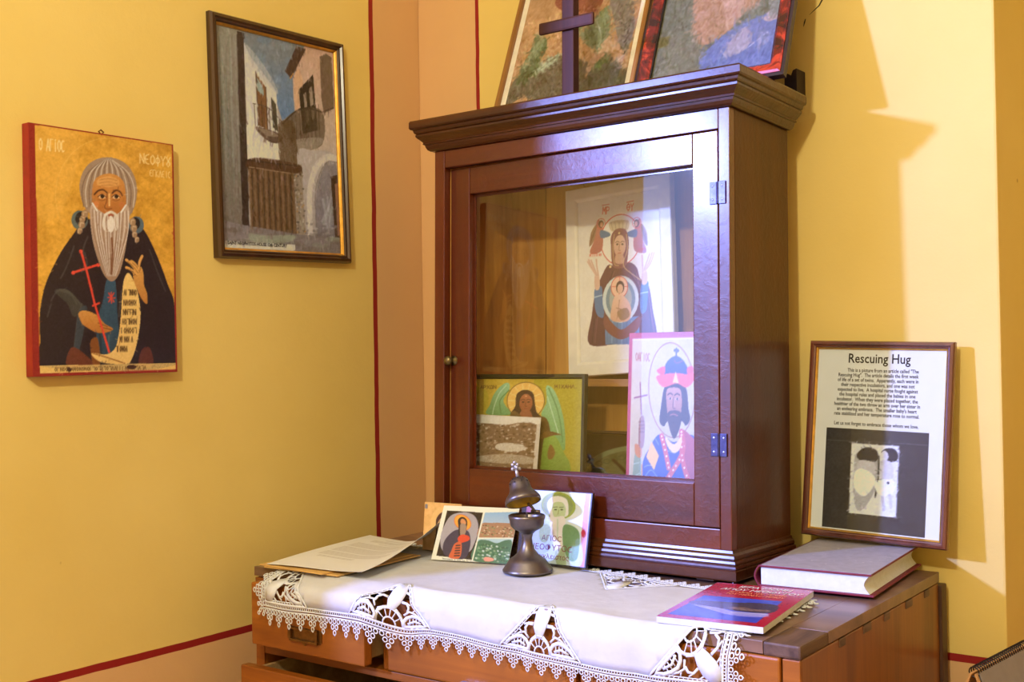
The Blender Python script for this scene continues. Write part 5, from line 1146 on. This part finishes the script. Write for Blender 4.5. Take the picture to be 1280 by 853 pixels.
tube(bm, [(-0.004, 0.029, 0.090), (-0.006, 0.0305, 0.097), (-0.009, 0.026, 0.104), (-0.010, 0.018, 0.110)], 0.0024, 8); tube(bm, [(-0.012, 0.0305, 0.096), (0.004, 0.0305, 0.096)], 0.003, 10); obj('lid_hinge', bm, pew, t, smooth=True)
bm = bmesh.new(); tube(bm, [(0.002, -0.0025, 0.076), (0.002, -0.0025, 0.099)], 0.0017, 8); obj('wick_pin', bm, pew, t)
# --- papers
p = Pic([(0, 0), (210, 0), (210, 297), (0, 297)], 120, 165, (222, 208, 172)); p.noise(3, 60)
yy = 22
for blk in ((60, 150, 1), (40, 165, 3), (70, 140, 1), (28, 182, 6), (28, 182, 7), (28, 182, 5), (40, 120, 2)):
    for k in range(blk[2]):
        x = blk[0]; e_ = blk[1] - (random.random() * 40 if k == blk[2] - 1 else 0)
        while x < e_: l = 3 + 8 * random.random(); p.line([(x, yy), (min(x + l, e_), yy)], 1.5, (142, 126, 98), .9, sm=False); x += l + 1.8
        yy += 6.2
    yy += 6
SA, SD, SB, SCn = Vector((0.140, -0.5745, 0)), Vector((0.352, -0.556, 0)), Vector((0.080, -0.258, 0)), Vector((0.318, -0.285, 0))
def sheet(co):
    out = np.empty_like(co)
    for i, (x, y, z) in enumerate(co):
        u = x / 0.21 + 0.5; v = z / 0.297      # v = 0 near edge, 1 at the back
        q = SA * (1 - u) * (1 - v) + SD * u * (1 - v) + SB * (1 - u) * v + SCn * u * v
        curl = max(0.0, u - 0.42) / 0.58; c2 = curl ** 2.0 * (0.10 + 0.90 * max(0, v) ** 1.5)
        h_ = H + 0.0128 + 0.0015 * math.sin(5 * u + 3 * v) + 0.050 * c2 - 0.0035 * max(0, .3 - v) * (1 - u)
        out[i] = (q.x - 0.024 * c2, q.y, h_)
    return out - np.array([0.22, -0.42, H])
t = thing('paper_sheet', 'curled sheet of printed paper lying on the lace cloth', 'paper', (0.22, -0.42, H))
o = p.mesh('printed_sheet', 0.21, 0.297, matte, t, bend=sheet)
for pl in o.data.polygons: pl.use_smooth = True
md = o.modifiers.new('thick', 'SOLIDIFY'); md.thickness = 0.0003; md.offset = -1
# --- yellowed folded paper under it
kraft = plain('kraft_paper', (206, 154, 74), 0.7, vary=0.12, scale=20)
t = thing('paper_folder', 'yellowed folded paper under the printed sheet', 'paper', Matrix.Translation((0.215, -0.46, H + 0.0054)) @ Matrix.Rotation(math.radians(3), 4, 'Z'))
bm = bmesh.new(); box(bm, -0.085, 0.085, -0.112, 0.105, 0.0, 0.0022, 0.0006); obj('lower_leaf', bm, kraft, t)
bm = bmesh.new(); box(bm, -0.088, 0.070, -0.118, 0.10, 0.0026, 0.0046, 0.0006, Matrix.Rotation(math.radians(-5), 4, 'Z')); obj('upper_leaf', bm, kraft, t)
# --- magazine
p = Pic([(0, 0), (150, 0), (150, 255), (0, 255)], 110, 170, (176, 24, 40)); p.noise(6, 40)
p.poly([(14, 100), (128, 92), (134, 236), (10, 236)], (66, 84, 160), (52, 66, 150), sm=False); p.poly([(20, 150), (50, 160), (90, 186), (130, 176), (132, 200), (90, 206), (60, 190), (20, 166)], (190, 168, 190), a=.85, mot=.3)
p.poly([(14, 140), (40, 132), (70, 128), (100, 118), (130, 124), (133, 172), (90, 178), (50, 168), (14, 160)], (66, 56, 62)); p.poly([(70, 160), (90, 152), (108, 158), (126, 154), (128, 166), (90, 172)], (150, 112, 78), mot=.6); p.brush(300, 8, 3, 30, .5, 0, (.1, .4, .9, .9)); p.line([(84, 186), (132, 182)], 4, (196, 180, 170)); p.line([(84, 194), (130, 192)], 3, (180, 166, 160)); p.noise(8, 4)
MGW, MGH = 0.146, 0.245
MM = Matrix.Translation((0.9530, -0.4300, H + 0.0048)) @ Matrix.Rotation(math.radians(7.5), 4, 'Z')
t = thing('magazine', 'red booklet with a blue monastery photograph on its cover, lying on the lace cloth', 'booklet', MM)
obj('pages', bx(-MGW / 2, MGW / 2 - 0.0006, -MGH / 2, MGH / 2, 0, 0.0084, bev=0.0005), plain('page_edges', (206, 196, 170), 0.7), t)
p.mesh('cover', MGW, MGH, gloss, t, M=Matrix.Translation((0, -MGH / 2, 0.0088)) @ Matrix.Rotation(-math.pi / 2, 4, 'X'))
pale = plain('pale_ink', (240, 214, 180), 0.5); orange = plain('orange_ink', (226, 130, 70), 0.5)
for s_, y_, sz, mt in (('ΙΕΡΑ ΜΟΝΗ', 0.098, 0.0175, pale), ('ΑΓΙΟΥ ΝΕΟΦΥΤΟΥ', 0.0765, 0.0165, pale), ('ΙCΤΟΡΙΑ ΚΑΙ ΤΕΧΝΗ', 0.0620, 0.0110, orange), ('ΤΟΥ ΜΟΝΑCΤΗΡΙΟΥ', 0.0480, 0.0110, orange)):
    text_obj('lettering', s_, sz, mt, t, Matrix.Translation((0.006, y_, 0.0092)) @ Matrix.Rotation(-math.pi / 2, 4, 'X'), 'CENTER', shear=0.2, bold=0.0003, squeeze=0.80)
# --- hardback book
bk = thing('hardback_book', 'thick grey hardback book with dark red edges lying on the chest of drawers', 'book', Matrix.Translation((0.985, -0.125, H + 0.0046)) @ Matrix.Rotation(math.radians(4), 4, 'Z'))
BW, BD, BT = 0.172, 0.284, 0.0300
cov = plain('book_grey_cloth', (156, 142, 128), 0.55, vary=0.12, scale=70, bmp=0.05); mar = plain('book_red_cloth', (112, 22, 34), 0.5)
nt = cov.node_tree; b = nt.nodes['Principled BSDF']
sp = ramp(nt, noise(nt, coords(nt), 130.0, 2), [(0.70, (0.30, 0.26, 0.24)), (0.74, (0.7, 0.68, 0.66))]); old = b.inputs['Base Color'].links[0].from_socket
mx = nt.nodes.new('ShaderNodeMix'); mx.data_type = 'RGBA'; mx.blend_type = 'LIGHTEN'; mx.inputs[0].default_value = 1.0; nt.links.new(old, mx.inputs[6]); nt.links.new(sp.outputs[0], mx.inputs[7]); nt.links.new(mx.outputs[2], b.inputs['Base Color'])
pg = plain('book_pages', (208, 202, 186), 0.8, vary=0.05, scale=120)
obj('lower_cover', bx(-BW / 2, BW / 2 + 0.003, -BD / 2, BD / 2, 0, 0.0030, bev=0.0008), mar, bk)
obj('upper_cover', bx(-BW / 2 + 0.002, BW / 2, -BD / 2, BD / 2, BT, BT + 0.0030, bev=0.0008), mar, bk)
obj('cover_face', bx(-BW / 2 + 0.006, BW / 2 - 0.0003, -BD / 2 + 0.0003, BD / 2 - 0.0003, BT + 0.0031, BT + 0.0036), cov, bk)
bm = bmesh.new(); prof = [(-BW / 2 + 0.004, 0.0032)] + [(BW / 2 - 0.004 - 0.008 * math.sin(math.pi * k / 10), 0.0032 + (BT - 0.0034) * k / 10) for k in range(11)] + [(-BW / 2 + 0.004, BT - 0.0002)]
prism(bm, prof, -BD / 2 + 0.004, BD / 2 - 0.004); obj('page_block', bm, pg, bk)
bm = bmesh.new(); a1 = [(-BW / 2 + 0.002 - 0.008 * math.sin(math.pi * k / 10), 0.0 + (BT + 0.003) * k / 10) for k in range(11)]; a2 = [(x + 0.0022, z) for x, z in a1[::-1]]; prism(bm, a1 + a2, -BD / 2, BD / 2); obj('spine', bm, mar, bk)
bm = bmesh.new()
for k in range(14): tube(bm, [(-BW / 2 + 0.0012 - 0.006 * math.sin(math.pi * (k + .5) / 14), -BD / 2 + 0.0028, 0.003 + (BT - 0.004) * (k + .2) / 14), (-BW / 2 + 0.0012 - 0.006 * math.sin(math.pi * (k + .5) / 14), -BD / 2 + 0.0028, 0.003 + (BT - 0.004) * (k + .75) / 14)], 0.0013, 6)
obj('headband', bm, gold, bk)
# --- framed text on the book, leaning on the wall
RW, RH = 0.244, 0.334
RM = frame_M((0.9965, -0.0135, H + 0.0432), (1, 0, -0.030), (0.030, 0.105, 1))
t = thing('framed_notice', 'brown framed printed text with a black-and-white photo, standing on the grey book', 'picture frame', RM)
rfw = wood('frame_red_wood', (70, 30, 20), (112, 58, 34), 'Z', 0.28, 0.5)
bm = bmesh.new(); frame_prof(bm, RW, RH, [(0, 0), (0, -0.009), (0.002, -0.013), (0.006, -0.014), (0.008, -0.011), (0.010, -0.0105), (0.0112, -0.008), (0.0112, 0)]); obj('frame', bm, rfw, t)
bm = bmesh.new(); frame_prof(bm, RW - 0.0226, RH - 0.0226, [(0, -0.001), (0, -0.0082), (0.0018, -0.007), (0.0028, -0.005), (0.0028, -0.001)]); obj('gilt_slip', bm, gold, t, Matrix.Translation((0, 0, 0.0113)))
obj('page', bx(-RW / 2 + 0.0115, RW / 2 - 0.0115, -0.003, -0.001, 0.0115, RH - 0.0115), plain('white_page', (208, 204, 188), 0.6, vary=0.02), t)
blk = plain('print_black', (22, 20, 18), 0.7)
u0 = -RW / 2 + 0.014; PW = RW - 0.028; PH = RH - 0.028; zt = RH - 0.014
text_obj('heading', 'Rescuing Hug', 0.0225, blk, t, Matrix.Translation((-0.003, -0.0034, zt - 0.0225)), 'CENTER', bold=0.0003, squeeze=0.86)
lines = ['This is a picture from an article called "The', 'Rescuing Hug".  The article details the first week', 'of life of a set of twins.  Apparently, each were in', 'their respective incubators, and one was not', 'expected to live.  A hospital nurse fought against', 'the hospital rules and placed the babies in one', 'incubator.  When they were placed together, the', 'healthier of the two threw an arm over her sister in', "an endearing embrace.  The smaller baby's heart", 'rate stabilized and her temperature rose to normal.', '', 'Let us not forget to embrace those whom we love.']
for k, s_ in enumerate(lines):
    if s_: text_obj('printed_line', s_, 0.0086, blk, t, Matrix.Translation((-0.004 + (0.008 if k == 0 else 0), -0.0033, zt - 0.0380 - 0.00825 * k)), 'CENTER', bold=0.00016, squeeze=0.80)
p = Pic([(142, 378), (520, 378), (493, 793), (108, 770)], 110, 120, (52, 50, 44)); p.noise(5, 30)
p.poly([(233, 435), (407, 437), (387, 717), (212, 708)], (206, 204, 192), sm=False); p.poly([(240, 500), (262, 462), (300, 448), (330, 470), (322, 560), (300, 640), (250, 700), (232, 640)], (158, 156, 146)); p.poly([(250, 480), (270, 455), (300, 448), (325, 462), (322, 498), (290, 505), (258, 498)], (34, 32, 30)); p.poly([(262, 500), (310, 506), (318, 540), (300, 550), (250, 530)], (180, 176, 164)); p.poly([(240, 548), (270, 532), (312, 560), (306, 600), (270, 640), (236, 610)], (216, 222, 222)); p.line([(330, 480), (326, 560), (312, 640)], 7, (60, 58, 54))
p.poly([(340, 470), (352, 452), (380, 446), (400, 462), (398, 490), (370, 500)], (38, 36, 34)); p.ell(352, 478, 14, 20, (196, 192, 182)); p.poly([(336, 500), (372, 500), (384, 540), (372, 575), (336, 570)], (190, 186, 176)); p.poly([(316, 576), (380, 572), (378, 622), (350, 636), (318, 620)], (218, 224, 226)); p.line([(338, 636), (342, 690)], 10, (176, 172, 162)); p.line([(366, 630), (370, 680)], 10, (184, 180, 170)); p.ell(362, 582, 5, 5, (40, 38, 36)); p.line([(330, 520), (322, 580)], 4, (70, 68, 62)); p.line([(142, 427), (520, 427)], 1.5, (120, 118, 108), .6, sm=False); p.brush(500, 6, 2.5, 22, .5, None, (.25, .12, .8, .88)); p.noise(9, 3)
p.mesh('photograph', PW * 0.80, PH * 0.553, gloss, t, y=-0.0033, M=Matrix.Translation((-0.0015, 0, 0.0160)))
obj('glass_pane', bx(-RW / 2 + 0.0145, RW / 2 - 0.0145, -0.0050, -0.0045, 0.0145, RH - 0.0145), pane_mat, t)
# ------------------------------------------------------------------ side table with a desk calendar, at the right
tb = thing('side_table', 'small dark wooden side table beside the chest of drawers', 'table', (1.345, -0.215, 0))
TZ = H - 0.264
obj('tabletop', bx(-0.22, 0.22, -0.2, 0.2, TZ - 0.022, TZ, bev=0.003), w_dark, tb)
for sx in (-1, 1):
    for sy in (-1, 1): obj('leg', bx(sx * 0.19 - 0.018, sx * 0.19 + 0.018, sy * 0.17 - 0.018, sy * 0.17 + 0.018, 0, TZ - 0.0222, bev=0.003), w_dark, tb)
CM = Matrix.Translation((1.198, -0.183, TZ + 0.0002)) @ Matrix.Rotation(math.radians(-7), 4, 'Z')
t = thing('desk_calendar', 'spiral-bound tent calendar with grey pages and a wooden-coloured end, on the side table', 'calendar', CM)
CHh, CHL, hb = 0.158, 0.21, 0.062
card = plain('calendar_board', (206, 146, 84), 0.6, vary=0.15); pageg = plain('calendar_page', (132, 116, 100), 0.6, vary=0.08)
def slab(name, sgn, y0, y1, off, th, mat, z0=0.0):
    bm = bmesh.new(); n_ = Vector((sgn * CHh, 0, hb)).normalized()
    P_ = [(sgn * hb, y0, z0), (sgn * hb, y1, z0), (sgn * 0.002, y1, CHh), (sgn * 0.002, y0, CHh)]
    a = [bm.verts.new(Vector(q) + n_ * off) for q in P_]; b_ = [bm.verts.new(Vector(q) + n_ * (off + th)) for q in P_]
    bm.faces.new(a); bm.faces.new(b_[::-1])
    for i in range(4): bm.faces.new((a[i], b_[i], b_[(i + 1) % 4], a[(i + 1) % 4]))
    return obj(name, bm, mat, t)
slab('board', -1, 0, CHL, 0, 0.003, card); slab('board', 1, 0, CHL, 0, 0.003, card); slab('page', 1, 0.006, CHL, 0.0034, 0.003, pageg, 0.012)
bm = bmesh.new(); prism(bm, [(-hb + .002, 0.0), (hb - .002, 0.0), (hb - .006, 0.003), (-hb + .006, 0.003)], 0, CHL); obj('base', bm, card, t)
bm = bmesh.new(); prism(bm, [(-hb + 0.006, 0.004), (hb - 0.006, 0.004), (0.001, CHh - 0.012), (-0.001, CHh - 0.012)], 0.002, 0.004); obj('end_card', bm, card, t)
wire = plain('spiral_wire', (62, 54, 48), 0.35, 0.85)
ringme = None
for k in range(26):
    if ringme is None:
        bm = bmesh.new(); tube(bm, [(0.0075 * math.cos(2 * math.pi * i / 14), 0.0035 * i / 14, 0.0075 * math.sin(2 * math.pi * i / 14)) for i in range(15)], 0.0011, 6); tube(bm, [(0.006, 0.002, -0.003), (0.0125, 0.002, -0.021)], 0.0013, 6)
        o = obj('spiral_ring', bm, wire, t, smooth=True); ringme = o.data
    else:
        o = bpy.data.objects.new('spiral_ring', ringme); COL.objects.link(o); o.parent = t
    o.location = (0, 0.004 + 0.0079 * k, CHh + 0.002)
n_ = Vector((CHh, 0, hb)).normalized(); up_ = Vector((-hb, 0, CHh)).normalized()
text_obj('lettering', 'ΧΜΧ', 0.016, blk, t, frame_M(Vector((0.0165, 0.075, CHh - 0.047)) + n_ * 0.0068, (0, 1, 0), up_), bold=0.0004)
